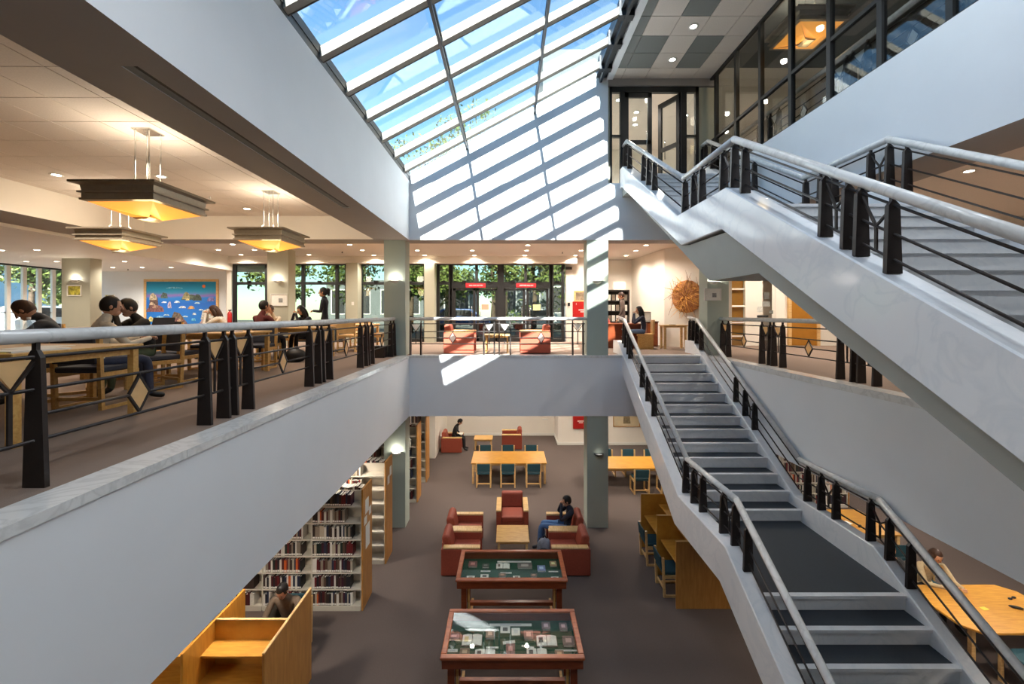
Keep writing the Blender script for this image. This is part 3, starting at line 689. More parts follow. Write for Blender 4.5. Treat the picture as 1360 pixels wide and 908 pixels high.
dup(PL, (5.7, 8.06, 6.36), 0, 'square amber pendant lamp behind the tinted gallery glass at the top', GP)
def sconce(x, y, z, label, col='white', e=5, lens='sconce'):
    t = thing('wall_sconce', label, 'wall lamp', (x, y, z), group='half bowl wall sconces')
    prof = [(.002, -.07), (.05, -.062), (.09, -.04), (.115, -.01), (.12, .0), (.112, .0), (.105, -.01), (.08, -.035), (.04, -.052), (.002, -.058)]
    part('bowl', MB().lathe(prof, n=14, a0=math.pi, a1=2*math.pi), M[col], t)
    part('rim', MB().tube((-.12, -.005, 0), (.12, -.005, 0), .008, n=6), M['steel'], t)
    part('lens', MB().lathe([(.001, -.012), (.09, -.012)], n=12, a0=math.pi, a1=2*math.pi), M[lens], t)
    l = bpy.data.lights.new('lamp_light', 'POINT'); l.energy = e; l.color = (1, .93, .82); l.shadow_soft_size = .04
    o = bpy.data.objects.new('lamp_light', l); COL.objects.link(o); o.parent = t; o.location = (0, -.07, .03)
    return t
sconce(*P(100, 372, 13.29), 'white half bowl sconce on the beige column by the far left windows')
sconce(*P(369, 373, 13.39), 'white half bowl sconce above the framed notice on the beige column')
sconce(*P(524.5, 372.5, 10.41), 'half bowl sconce on the grey-green column at the end of the left railing')
sconce(*P(793, 373, 10.41), 'half bowl sconce on the column crossed by sun stripes')
sconce(*P(948, 374, 10.41), 'half bowl sconce on the column right of the stairs')
sconce(P(795, 602, 10.41)[0], 10.41, P(795, 602, 10.41)[2], 'dark half bowl sconce on the lower column behind the lounge chairs', 'iron', 0.1, 'white')
sconce(P(527, 600, 10.41)[0], 10.41, P(527, 600, 10.41)[2], 'lit half bowl sconce on the lower column among the bookcases', 'white', 4)
# ================================================================ FURNITURE
def chair_proto(fab, wd, name='wooden_chair', w=.52, h=.80):
    t = thing(name, '', 'chair')
    hw = w/2-.02
    part('seat', MB().box(-w/2+.03, -.22, .40, w/2-.03, .24, .465), M[fab], t, bevel=.015)
    part('backrest', MB().prism([(-.245, .50), (-.215, .50), (-.245, h), (-.275, h)], 'x', -w/2+.035, w/2-.035), M[fab], t, bevel=.008)
    for s in (-1, 1):
        part('leg', MB().box(s*hw-.02, .20, 0, s*hw+.02, .245, .40), M[wd], t)
        part('leg', MB().prism([(-.21, 0), (-.17, 0), (-.20, h-.01), (-.24, h-.01)], 'x', s*hw-.02, s*hw+.02), M[wd], t)
        part('runner', MB().box(s*hw-.018, -.19, 0, s*hw+.018, .22, .035), M[wd], t)
        part('seat_rail', MB().box(s*hw-.018, -.20, .35, s*hw+.018, .22, .40), M[wd], t)
    part('stretcher', MB().box(-hw, -.19, .10, hw, -.165, .135), M[wd], t)
    return t
NAVYC = chair_proto('navy', 'oak', 'reading_chair', .54, .84); TEALC = chair_proto('teal', 'oakpale', 'reading_chair', .46, .74)
used = set()
def put(proto, x, y, z, rz, label, group=None):
    if proto.name not in used:
        used.add(proto.name); proto.location = (x, y, z); proto.rotation_euler = (0, 0, rz); proto['label'] = label
        if group: proto['group'] = group
        return proto
    return dup(proto, (x, y, z), rz, label, group)
def table_proto(w, d, h, top, legs, cat='table', name='reading_table', tt=.035, apron=.07, leg=.06, chamfer=0):
    t = thing(name, '', cat)
    if chamfer:
        a, b, c = w/2, d/2, chamfer
        m = MB().prism([(-a+c, -b), (a-c, -b), (a, -b+c), (a, b-c), (a-c, b), (-a+c, b), (-a, b-c), (-a, -b+c)], 'z', h-tt, h)
    else: m = MB().box(-w/2, -d/2, h-tt, w/2, d/2, h)
    part('tabletop', m, M[top], t, bevel=.006)
    i = .06+chamfer*.6
    part('apron', MB().box(-w/2+i, -d/2+i, h-tt-apron, w/2-i, -d/2+i+.02, h-tt).box(-w/2+i, d/2-i-.02, h-tt-apron, w/2-i, d/2-i, h-tt).box(-w/2+i, -d/2+i, h-tt-apron, -w/2+i+.02, d/2-i, h-tt).box(w/2-i-.02, -d/2+i, h-tt-apron, w/2-i, d/2-i, h-tt), M[legs], t)
    for sx in (-1, 1):
        for sy in (-1, 1): part('leg', MB().box(sx*(w/2-i)-leg/2, sy*(d/2-i)-leg/2, 0, sx*(w/2-i)+leg/2, sy*(d/2-i)+leg/2, h-tt), M[legs], t)
    return t
def mk(t, x, y, z, label, rz=0, group=None):
    t.location = (x, y, z); t.rotation_euler = (0, 0, rz); t['label'] = label
    if group: t['group'] = group
    return t
# ---- middle storey, left reading area
mk(table_proto(2.63, 1.16, .73, 'oak', 'oak'), -5.085, 3.78, 0, 'oak reading table nearest the left railing with papers and a water bottle')
mk(table_proto(2.5, 1.05, .73, 'oak', 'oak'), -5.55, 7.15, 0, 'oak reading table behind the diamond of the left railing, dark chairs on both sides')
mk(table_proto(2.4, 1.05, .73, 'oak', 'oak'), -5.4, 9.75, 0, 'oak reading table where the man in the dark red shirt sits')
mk(table_proto(2.4, 1.05, .73, 'oak', 'oak'), -8.6, 9.4, 0, 'oak reading table in front of the blue mural')
mk(table_proto(2.2, 1.0, .73, 'oakpale', 'oakpale'), -5.0, 12.3, 0, 'pale wooden table beside the column with the sconce, near the windows')
mk(table_proto(2.2, 1.0, .73, 'oak', 'oak'), -9.2, 6.3, 0, 'oak reading table at the far left under the low ceiling')
GC = 'dark blue reading chairs on the left balcony'
for x, y, rz, lb in [(-4.62, 4.72, 0, 'dark blue chair under the man in the beige shirt'),
    (-5.45, 5.2, math.pi*.75, 'dark blue chair under the reader bent over at the far left'),
    (-4.9, 5.85, math.pi*.85, 'dark blue chair under the person beside the man in beige'),
    (-5.13, 6.45, 0, 'dark blue chair with its back to the railing, just behind the near diamond inlay'),
    (-5.85, 6.45, 0, 'dark blue chair left of the one behind the near diamond inlay'),
    (-4.75, 7.95, math.pi, 'dark blue chair facing the railing across the second table'),
    (-5.6, 7.95, math.pi, 'dark blue chair facing the railing across the second table, farther left'),
    (-5.2, 8.92, 0, 'dark blue chair under the man in the dark red shirt'),
    (-6.0, 8.95, 0, 'dark blue chair left of the man in the dark red shirt'),
    (-5.9, 10.65, math.pi, 'dark blue chair under the reader facing the man in dark red'),
    (-5.0, 10.65, math.pi*.8, 'dark blue chair under the long-haired woman in black'),
    (-8.3, 10.2, math.pi, 'dark blue chair under the woman in the white top'),
    (-9.1, 8.6, 0, 'dark blue chair with its back to the railing before the blue mural')]:
    put(NAVYC, x, y, 0, rz, lb, GC)
PALEC = chair_proto('oakpale', 'oakpale', 'reading_chair', .5, .86)
GP2 = 'plain pale wooden chairs near the windows'
for x, y, rz, lb in [(-4.35, 11.5, 0, 'pale wooden chair nearest the sconce column behind the left railing'),
    (-5.1, 11.5, 0, 'pale wooden chair left of the one nearest the sconce column'),
    (-4.6, 13.1, math.pi, 'pale wooden chair on the window side of the pale table'), (-3.7, 12.4, math.pi/2, 'pale wooden chair at the right end of the pale table')]:
    put(PALEC, x, y, 0, rz, lb, GP2)
# things on those tables
def at_table(name, mb, mats, label, cat, x, y, z, rz=0, **k): return single(name, mb, mats, label, cat, (x, y, z), rz, **k)
def rnd(): return random.random()
t = thing('water_bottle', 'clear plastic water bottle standing on the nearest reading table', 'bottle', (-4.78, 4.2, .73))
part('bottle_body', MB().lathe([(.001, 0), (.034, .002), (.036, .02), (.034, .17), (.03, .20), (.014, .235), (.013, .25)], n=16), glass('bottle_plastic', (.8, .85, .88), 3, .1), t)
part('cap', MB().lathe([(.015, .25), (.015, .272), (.001, .272)], n=12), M['white'], t)
at_table('paper_sheet', MB().box(-.15, -.21, 0, .15, .21, .003), M['paper'], 'white sheet of paper lying on the nearest reading table', 'paper', -4.3, 3.85, .73, .2)
t = single('paper_pad', MB().box(-.14, -.2, 0, .14, .2, .012), M['paper'], 'pale blue-white open pad beside the sheet on the nearest reading table', 'paper', (-3.98, 3.5, .73), -.15)
at_table('yellow_note', MB().box(-.05, -.04, 0, .05, .04, .004), paint('yellow_paper', (.92, .80, .20)), 'small yellow note near the front of the nearest reading table', 'paper', -3.95, 3.28, .73, .3)
for i, (x, y, c, lb) in enumerate([(-5.2, 3.9, (.25, .22, .22), 'dark closed folder left of the water bottle'), (-5.5, 4.1, (.9, .9, .88), 'open white book in front of the bent reader'),
      (-5.0, 7.3, (.22, .26, .42), 'dark blue folder standing out on the second reading table'), (-4.7, 7.1, (.85, .83, .8), 'white papers on the second reading table'),
      (-5.0, 9.6, (.75, .45, .35), 'orange book on the table of the man in dark red'), (-8.2, 9.4, (.75, .35, .22), 'orange-red book by the woman in the white top')]):
    at_table('book', MB().box(-.12, -.16, 0, .12, .16, .02), paint('cover_%d' % i, c, .6), lb, 'book', x, y, .73, i*.4)
t = thing('laptop', 'open dark laptop on the second reading table, blue-grey lid seen above the handrail', 'laptop', (-5.85, 7.0, .73), .1)
part('base', MB().box(-.17, -.12, 0, .17, .12, .018), M['black'], t); part('screen', MB().prism([(.12, .015), (.135, .015), (.20, .24), (.185, .24)], 'x', -.17, .17), M['navy'], t)
# bag on the floor near the chair of the dark red shirt
t = thing('shoulder_bag', 'black bag on the carpet under the table behind the left railing', 'bag', (-4.55, 9.0, 0))
part('bag_body', MB().ell((0, 0, .14), (.24, .13, .15)), M['black'], t); part('strap', MB().tube((-.15, 0, .22), (0, .02, .34), .012).tube((0, .02, .34), (.15, 0, .22), .012), M['navy'], t)
t = thing('waste_bin', 'dark square waste bin beside the column at the end of the left railing', 'bin', (-3.05, 10.0, 0))
part('bin_body', MB().box(-.14, -.14, 0, .14, .14, .26), M['iron'], t); part('rim', MB().box(-.15, -.15, .26, .15, .15, .275), M['black'], t)

# ---- armchairs
def armchair(fab, name='armchair'):
    t = thing(name, '', 'armchair')
    part('base', MB().box(-.27, -.30, .03, .27, .34, .28), M[fab], t, bevel=.012)
    part('seat_cushion', MB().box(-.265, -.20, .28, .265, .36, .42), M[fab], t, bevel=.035, seg=2)
    part('back_cushion', MB().prism([(-.36, .30), (-.18, .40), (-.25, .74), (-.33, .78), (-.41, .72)], 'x', -.265, .265), M[fab], t, bevel=.04, seg=2)
    part('back_panel', MB().box(-.27, -.40, .03, .27, -.33, .62), M[fab], t, bevel=.01)
    for s in (-1, 1):
        part('arm', MB().box(s*.27, -.40, .02, s*.385, .38, .55), M[fab], t, bevel=.01)
        part('arm_cap', MB().box(s*.265, -.36, .55, s*.39, .385, .59), M['oakpale'], t, bevel=.01)
    return t
AC = armchair('leather'); GA = 'terracotta lounge armchairs with pale wooden arm caps'
h2 = math.pi/2
put(AC, .09, 10.45, ZL, math.pi, 'terracotta armchair at the head of the coffee table, facing the viewer', GA)
put(AC, -.96, 8.86, ZL, -h2, 'left terracotta armchair nearest the display cases', GA)
put(AC, -.98, 9.62, ZL, -h2, 'left terracotta armchair farther from the display cases', GA)
put(AC, 1.25, 8.86, ZL, h2, 'right terracotta armchair nearest the display cases, empty', GA)
put(AC, 1.27, 9.62, ZL, h2, 'right terracotta armchair in which the man in jeans sits', GA)
put(AC, -2.16, 16.35, ZL, -h2, 'terracotta armchair at the far wall under the reader dressed in black', GA)
put(AC, .12, 16.75, ZL, h2, 'empty terracotta armchair at the far wall, right of the small table', GA)
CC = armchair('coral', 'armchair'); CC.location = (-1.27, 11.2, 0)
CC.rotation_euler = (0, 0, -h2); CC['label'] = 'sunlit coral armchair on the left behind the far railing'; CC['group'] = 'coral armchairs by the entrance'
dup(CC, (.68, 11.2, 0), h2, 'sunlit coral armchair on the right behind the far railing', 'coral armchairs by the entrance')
mk(table_proto(.68, .55, .48, 'oakpale', 'oak', name='side_table', leg=.04, apron=.05), -.31, 11.35, 0, 'small pale side table between the two coral armchairs')
mk(table_proto(.72, .72, .40, 'oak', 'oakpale', name='coffee_table', leg=.05, apron=.05), .09, 9.40, ZL, 'low square oak coffee table among the terracotta armchairs')
mk(table_proto(.72, .6, .42, 'oak', 'oakpale', name='side_table', leg=.045, apron=.05), -.99, 16.6, ZL, 'small oak side table by the far lower wall')
# ---- lower reading tables with teal chairs
mk(table_proto(2.35, 1.12, .66, 'ochre', 'oakpale'), .01, 13.62, ZL, 'long ochre table with six teal chairs in front of the far lower wall')
mk(table_proto(2.7, 1.07, .66, 'ochre', 'oakpale'), 3.85, 13.15, ZL, 'ochre table partly hidden behind the grey-green lower column and the stairs')
mk(table_proto(1.75, 1.1, .66, 'ochre', 'oakpale', chamfer=.18), 7.6, 6.66, ZL, 'ochre table with clipped corners at the bottom right under the balcony')
mk(table_proto(1.5, 1.15, .66, 'ochre', 'oakpale'), 7.5, 9.4, ZL, 'ochre table seen through the right stair railing')
GT = 'teal chairs of the lower reading room'
for x, y, rz, lb in [(-.76, 13.0, 0, 'teal chair, left of the three facing away at the long ochre table'), (-.02, 13.0, 0, 'teal chair, middle of the three facing away at the long ochre table'),
    (.76, 13.0, 0, 'teal chair, right of the three facing away at the long ochre table'), (-.8, 14.35, math.pi, 'teal chair, left one on the far side of the long ochre table'),
    (-.02, 14.35, math.pi, 'teal chair, middle one on the far side of the long ochre table'), (.78, 14.35, math.pi, 'teal chair, right one on the far side of the long ochre table'),
    (3.89, 12.52, 0, 'teal chair facing away at the table right of the lower column'), (4.7, 12.55, 0, 'teal chair at the table right of the column, next to the stairs'),
    (3.25, 13.9, math.pi, 'teal chair on the far side of the table by the column, left'), (4.0, 13.9, math.pi, 'teal chair on the far side of the table by the column, middle'), (4.75, 13.9, math.pi, 'teal chair on the far side of the table by the column, right'),
    (3.10, 8.08, -h2, 'teal chair at the nearer carrel left of the stairs'), (3.10, 9.05, -h2, 'teal chair at the farther carrel left of the stairs'),
    (7.5, 7.45, math.pi, 'teal chair under the seated woman in the cream cardigan'), (7.3, 5.85, 0, 'teal chair on the near side of the clipped-corner table'), (8.5, 5.8, 0, 'teal chair at the far right end of the clipped-corner table'),
    (7.75, 8.55, 0, 'dark teal chair on the near side of the table seen through the railing')]:
    put(TEALC, x, y, ZL, rz, lb, GT)
# small things on the lower right tables
at_table('sunglasses', MB().ell((-.05, 0, .012), (.035, .025, .012)).ell((.05, 0, .012), (.035, .025, .012)).box(-.02, -.004, .01, .02, .004, .016), M['black'], 'dark sunglasses on the clipped-corner table', 'glasses', *P(1344, 786, 6.85)[:2], ZL+.66, .3)
at_table('pen_case', MB().ell((0, 0, .02), (.09, .025, .02)), M['black'], 'small black case on the clipped-corner table', 'case', *P(1350, 799, 6.62)[:2], ZL+.66, -.5)
at_table('yellow_card', MB().box(-.05, -.035, 0, .05, .035, .004), paint('yellow_card_paper', (.85, .8, .3)), 'small yellow card on the clipped-corner table', 'card', *P(1307, 799, 6.62)[:2], ZL+.66, .1)
at_table('notebook', MB().box(-.1, -.07, 0, .1, .07, .015), M['paper'], 'white notebook on the table seen through the railing', 'notebook', 7.45, 9.3, ZL+.66, .4)
at_table('eyeglass_case', MB().ell((0, 0, .02), (.08, .03, .02)), M['black'], 'dark case on the table seen through the railing', 'case', 7.62, 9.15, ZL+.66, .7)

# ---- study carrels
def panel(t, *b, name='panel', mat='ochre'): return part(name, MB().box(*b), M[mat], t, bevel=.004)
t = thing('study_carrel', 'large ochre study carrel in the lower left corner with shelf and desk', 'study desk', (-3.35, 5.5, ZL))
panel(t, .46, -.56, 0, .49, .62, 1.30, mat='endw', name='side_panel'); panel(t, -.50, -.56, 0, -.47, .62, 1.30, name='side_panel')
panel(t, .458, -.565, 1.30, .492, .625, 1.315, mat='oakpale', name='edge_strip'); panel(t, -.47, -.015, 0, .46, .015, 1.30, name='back_panel')
panel(t, -.47, -.018, 1.30, .46, .018, 1.315, mat='oakpale', name='edge_strip')
panel(t, -.47, -.28, 1.02, .46, -.015, 1.05, name='shelf'); panel(t, -.47, -.54, .70, .46, -.015, .735, name='desktop')
panel(t, -.47, .015, 1.02, .46, .25, 1.05, name='shelf'); panel(t, -.47, .015, .70, .46, .55, .735, name='desktop')
t = thing('study_carrel', 'ochre study carrel at the lower left edge, mostly hidden behind the balcony wall', 'study desk', (-4.32, 5.5, ZL))
panel(t, -.50, -.56, 0, -.47, .62, 1.30, name='side_panel'); panel(t, -.47, -.015, 0, .455, .015, 1.30, name='back_panel')
panel(t, -.47, -.28, 1.02, .455, -.015, 1.05, name='shelf'); panel(t, -.47, -.54, .70, .455, -.015, .735, name='desktop'); panel(t, -.47, .015, .70, .455, .55, .735, name='desktop')
for i, (ya, yb, lb) in enumerate(((7.55, 8.53, 'near ochre carrel left of the stairs with a broad end panel'), (8.53, 9.55, 'far ochre carrel left of the stairs'))):
    t = thing('study_carrel', lb, 'study desk', (3.65, ya, ZL)); L = yb-ya
    panel(t, -.65, 0, 0, .62, .03, 1.2, name='side_panel', mat='endw' if i == 0 else 'ochre')
    if i == 1: panel(t, -.65, L, 0, .62, L+.03, 1.2, name='side_panel')
    panel(t, -.655, -.003, 1.2, .625, .033, 1.212, mat='oakpale', name='edge_strip')
    panel(t, -.02, .03, 0, .0, L, 1.2, name='back_panel'); panel(t, -.25, .03, .95, -.02, L, .975, name='shelf'); panel(t, -.58, .03, .70, -.02, L, .73, name='desktop')
    panel(t, .0, .03, .70, .55, L, .73, name='desktop')

# ---- bookcases
BC = [(.30, .10, .11), (.42, .12, .13), (.12, .12, .14), (.86, .84, .80), (.22, .16, .14), (.16, .18, .26), (.55, .50, .44), (.10, .16, .14), (.70, .66, .58), (.80, .38, .16), (.26, .10, .16), (.36, .28, .22)]
BM = [paint('book_cover_%d' % i, c, .55, .05, 30) for i, c in enumerate(BC)]
BNAME = ['dark red', 'red', 'black', 'white', 'dark brown', 'navy', 'beige', 'dark green', 'cream', 'orange', 'maroon', 'brown']
BW = [3, 2, 5, 6, 4, 3, 4, 1, 4, 1, 3, 3]
def book_mesh(i):
    """unit book standing on its foot: covers, spine (towards -y) and a page block"""
    m = MB().box(0, 0, 0, .10, 1, 1, 0).box(.90, 0, 0, 1, 1, 1, 0).box(.10, 0, 0, .90, .05, 1, 0).box(.10, .05, .02, .90, .97, .97, 1)
    return m.mesh('book', [BM[i], M['paper']])
BKM = [book_mesh(i) for i in range(len(BC))]
SPM = MB().box(.08, -.012, .05, .92, 0, .18).mesh('spine_label', M['paper'])
nb = [0]
def bookcase(x1, y0, bays, label, indiv, fill=.77, stuffseed=1, group='double sided bookcases'):
    """double sided range, x1 = right end, y0 = face towards the viewer"""
    w, dp = .88, .50
    t = thing('bookcase', label, 'bookcase', (x1, y0, ZL), group=group)
    part('end_panel', MB().box(-.03, 0, 0, 0, dp, 2.16), M['endw'], t, bevel=.004)
    for b in range(bays+1): part('upright', MB().box(-.05-b*w, .02, 0, -.03-b*w, dp-.02, 2.05), M['shelf'], t)
    part('spine_panel', MB().box(-bays*w-.05, dp/2-.006, .05, -.03, dp/2+.006, 2.05), M['shelf'], t)
    for b in range(bays):
        for k in range(7):
            z = .075+.295*k; xa, xb = -.03-(b+1)*w, -.05-b*w
            part('shelf', MB().box(xa, .0 if k == 0 else .01, (0 if k == 0 else z-.012), xb, dp-.01, z+.012), M['shelf'], t)
    rg = random.Random(stuffseed); stuff = MB()
    for b in range(bays):
        for k in range(7):
            z = .087+.295*k; x = -.03-(b+1)*w+.004; xe = x+w*(fill if rg.random() < .8 else fill*.8)+(rg.random()-.5)*.06; n = 0
            lst = []
            while x < xe:
                th = rg.uniform(.022, .046); h = rg.uniform(.19, .245); i = rg.choices(range(len(BC)), BW)[0]
                lst.append((x, th, h, i)); x += th+.0015
            for n, (bx, th, h, i) in enumerate(lst):
                if (b, k) in indiv and nb[0] < 298:
                    o = link('book', BKM[i], None, (x1+bx, y0+.02, ZL+z+.0), 0); o.scale = (th, .17, h); nb[0] += 1
                    tag(o, '%s book, %s from the left on the %s shelf up, %s bay' % (BNAME[i], ORD[min(n, 25)], ORD[k], ['right', 'middle', 'left'][b]), 'book', 'books in the nearest bookcase')
                    s = link('spine_label', SPM, o)
                else:
                    stuff.box(bx, .02, z, bx+th, .19, z+h, i, 3)
            # the side facing away
            x = -.03-(b+1)*w+.01
            while x < -.05-b*w-.1:
                th = rg.uniform(.02, .04); h = rg.uniform(.19, .245); i = rg.choices(range(len(BC)), BW)[0]
                if k >= 5 or stuffseed > 9: stuff.box(x, .30, z, x+th, .47, z+h, i, 3)
                x += th+.002
    o = link('packed_books', stuff.mesh('packed_books', BM), t); o['kind'] = 'stuff'
    return t
near = bookcase(-2.59, 7.50, 3, 'nearest bookcase with an oak end panel carrying paper notices', {(0, k) for k in range(7)} | {(1, k) for k in range(7)})
bookcase(-2.59, 8.90, 3, 'second bookcase from the viewer, in front of the lower column with the lit sconce', {}, .4, 5)
bookcase(-2.55, 11.8, 3, 'bookcase just beyond the left lower column', {}, .8, 6)
bookcase(-2.57, 13.2, 3, 'farthest bookcase on the left, near the wall end', {}, .8, 7)
b5 = bookcase(9.3, 11.5, 3, 'bookcase under the right balcony seen through the stair railing', {}, .9, 8)
b5 = bookcase(13.2, 10.4, 3, 'bookcase at the far right under the balcony', {}, .9, 11)
for i, (ya, yb, za, zb) in enumerate(((.12, .30, 1.66, 1.92), (.06, .20, 1.48, 1.62), (.14, .36, 1.02, 1.44), (.32, .44, 1.55, 1.70))):
    single('paper_notice', MB().box(0, ya, za, .003, yb, zb), M['paper'], ['square white notice at the top of the nearest bookcase end panel', 'small white notice below the top one on the nearest end panel', 'tall white notice on the nearest bookcase end panel', 'small notice at the far edge of the nearest end panel'][i], 'notice', (-2.59, 7.5, ZL))
for i, (ya, yb, za, zb) in enumerate(((.12, .26, 1.62, 1.80), (.28, .42, 1.75, 1.95))):
    single('paper_notice', MB().box(0, ya, za, .003, yb, zb), M['paper'], ['lower notice on the second bookcase end panel', 'upper notice on the second bookcase end panel'][i], 'notice', (-2.59, 8.9, ZL))

# ---- display cases
def display_case(y0, label):
    W2, D, H = .93, .91, .86
    t = thing('display_case', label, 'display case', (.05, y0+D/2, ZL), group='cherry wood display cases')
    f = D/2
    part('frame', MB().box(-W2, -f, H-.02, W2, -f+.075, H+.02).box(-W2, f-.06, H-.02, W2, f, H+.02).box(-W2, -f+.075, H-.02, -W2+.075, f-.06, H+.02).box(W2-.075, -f+.075, H-.02, W2, f-.06, H+.02), M['cherry'], t, bevel=.008)
    part('case_body', MB().box(-W2+.02, -f+.02, H-.14, W2-.02, -f+.04, H-.02).box(-W2+.02, f-.04, H-.14, W2-.02, f-.02, H-.02).box(-W2+.02, -f+.04, H-.14, -W2+.04, f-.04, H-.02).box(W2-.04, -f+.04, H-.14, W2-.02, f-.04, H-.02).box(-W2+.02, -f+.04, H-.15, W2-.02, f-.04, H-.14), M['cherry2'], t)
    part('felt_lining', MB().box(-W2+.045, -f+.045, H-.14, W2-.045, f-.045, H-.13), M['felt'], t)
    part('glass_top', MB().box(-W2+.07, -f+.07, H+.002, W2-.07, f-.055, H+.008), M['caseglass'], t)
    for s in (-1, 1):
        for u in (-1, 1): part('leg', MB().box(s*(W2-.13)-.045, u*(f-.12)-.03, 0, s*(W2-.13)+.045, u*(f-.12)+.03, H-.14), M['cherry2'], t)
        part('leg_brace', MB().box(s*(W2-.22)-.02, -f+.12, .0, s*(W2-.22)+.02, f-.12, .05).box(s*(W2-.21)-.015, -f+.11, .05, s*(W2-.21)+.015, -f+.15, H-.15), M['oak'], t)
    part('stretcher', MB().box(-W2+.2, -.03, .16, W2-.2, .03, .22), M['cherry'], t)
    return t
display_case(5.40, 'near cherry wood display case at the bottom of the picture, green felt inside')
display_case(6.98, 'far cherry wood display case in front of the armchairs, green felt inside')
ZF = ZL+.86-.129
def ex_item(kind, u, v, w, h, label, c, rz=0, tilt=None):
    d = (EYE-ZF-.02)*F/(v-416); x = (u-675.5)*d/F
    if kind == 'open_book':
        t = thing('open_book', label, 'book', (x, d, ZF+.001), rz)
        part('cover', MB().box(-w/2-.006, -h/2-.006, 0, w/2+.006, h/2+.006, .006), BM[4], t)
        part('page_block', MB().prism([(-w/2, .006), (-.004, .006), (-.004, .02), (-w/4, .026), (-w/2+.004, .014)], 'y', -h/2, h/2), M['paper'], t)
        part('page_block', MB().prism([(.004, .006), (w/2, .006), (w/2-.004, .014), (w/4, .026), (.004, .02)], 'y', -h/2, h/2), M['paper'], t)
        part('printed_picture', MB().box(-w/2+.03, -h/4, .0265, -.05, h/4, .0275), paint('print_'+label[:6], c, .6), t)
    elif kind == 'book':
        t = thing('book', label, 'book', (x, d, ZF+.001), rz); m = paint('cover_'+label[:9], c, .5)
        part('cover', MB().box(-w/2, -h/2, 0, w/2, h/2, .004).box(-w/2, -h/2, .024, w/2, h/2, .028).box(-w/2, -h/2, .004, -w/2+.006, h/2, .024), m, t)
        part('page_block', MB().box(-w/2+.006, -h/2+.004, .004, w/2-.004, h/2-.004, .024), M['paper'], t)
        part('cover_picture', MB().box(-w/4, -h/5, .028, w/4, h/4, .029), paint('pic_'+label[:9], tuple(min(1, q*1.5+.1) for q in c), .5), t)
    else:
        t = thing('exhibit_card', label, 'card', (x, d, ZF+.001), rz)
        part('card_sheet', MB().box(-w/2, -h/2, 0, w/2, h/2, .004), M['paper'], t)
        part('printed_picture', MB().box(-w/4, -h/4, .004, w/4, h/4, .005), paint('print_'+label[:9], c, .6), t)
    return t
GR = (.35, .35, .33)
for a in [('card', 678, 828, .62, .05, 'long white caption strip at the back of the near display case', (.8, .8, .8)), ('card', 671, 834, .14, .14, 'square card with a dark crossed drawing in the near case', GR),
  ('card', 685, 837, .12, .14, 'blank white card right of the crossed drawing in the near case', (.85, .85, .83)), ('open_book', 627, 849, .27, .19, 'open white book at the left of the near display case', (.80, .78, .55)),
  ('open_book', 726, 850, .28, .18, 'open white book with a sketch at the right of the near case', GR), ('book', 702, 843, .13, .17, 'tan book in the middle of the near case', (.50, .42, .36)),
  ('book', 725, 831, .12, .14, 'mauve book at the back right of the near case', (.50, .42, .44)), ('book', 748, 832, .11, .14, 'rosy brown book in the back right corner of the near case', (.52, .42, .42)),
  ('book', 755, 851, .16, .17, 'brown book at the right edge of the near case', (.45, .36, .34)), ('card', 676, 851, .17, .05, 'small white caption in the centre of the near case', (.8, .8, .8), .15),
  ('card', 654, 858, .17, .03, 'narrow caption strip below the left open book in the near case', (.8, .8, .8)), ('card', 701, 857, .17, .03, 'tilted narrow caption strip right of centre in the near case', (.8, .8, .8), -.2),
  ('open_book', 644, 867, .27, .13, 'open book with a grey picture at the front left of the near case', GR), ('open_book', 713, 866, .27, .13, 'open book with a grey picture at the front right of the near case', GR),
  ('book', 617, 866, .13, .13, 'brown patterned book at the front left of the near case', (.45, .38, .30)), ('book', 678, 862, .12, .18, 'dark pink book at the front centre of the near case', (.50, .32, .30)),
  ('book', 743, 868, .12, .10, 'brown booklet at the front right of the near case', (.48, .36, .26)), ('card', 752, 862, .3, .025, 'thin caption strip at the right front of the near case', (.8, .8, .8)), ('book', 651, 842, .12, .15, 'tan book behind the left open book in the near case', (.55, .46, .40)),
  ('card', 601, 862, .14, .05, 'white caption at the left edge of the near case', (.8, .8, .8)), ('book', 603, 845, .15, .10, 'grey book at the left edge of the near case', (.42, .38, .38)),
  ('card', 683, 744.5, .62, .045, 'long white caption strip at the back of the far case', (.8, .8, .8)), ('open_book', 668, 751, .24, .15, 'open brown book at the centre left of the far case', (.45, .40, .34)),
  ('book', 697, 751, .26, .15, 'grey open spread at the centre right of the far case', (.40, .38, .36)), ('book', 719, 754.5, .14, .16, 'light blue book with a pink spot in the far case', (.45, .52, .72)),
  ('book', 734.5, 748.5, .12, .14, 'tan book at the right of the far case', (.70, .58, .42)), ('book', 628, 749, .15, .16, 'rosy book at the left of the far case', (.50, .32, .30)),
  ('book', 645, 751, .12, .10, 'dark grey book left of centre in the far case', (.28, .28, .27)), ('card', 643.5, 763.5, .14, .10, 'white card with a black figure at the front of the far case', (.15, .15, .15)),
  ('card', 686, 765, .12, .08, 'white card with a small oval at the front middle of the far case', (.45, .40, .35)), ('card', 737, 766, .13, .07, 'white card with a dark picture at the front right of the far case', (.15, .15, .15)),
  ('card', 625, 765, .14, .08, 'white card at the front left of the far case', (.7, .68, .6)), ('book', 667, 763.5, .12, .09, 'brown booklet at the front of the far case', (.42, .30, .22)), ('book', 709, 764, .11, .08, 'tan booklet at the front of the far case', (.48, .36, .28)),
  ('card', 645, 757, .17, .03, 'narrow caption in the far case, left', (.8, .8, .8)), ('card', 735, 757.5, .17, .03, 'narrow caption in the far case, right', (.8, .8, .8)), ('card', 672, 759.3, .2, .03, 'narrow caption in the far case, middle', (.8, .8, .8))]:
    ex_item(a[0], a[1], a[2], a[3], a[4], a[5], a[6], a[7] if len(a) > 7 else 0)
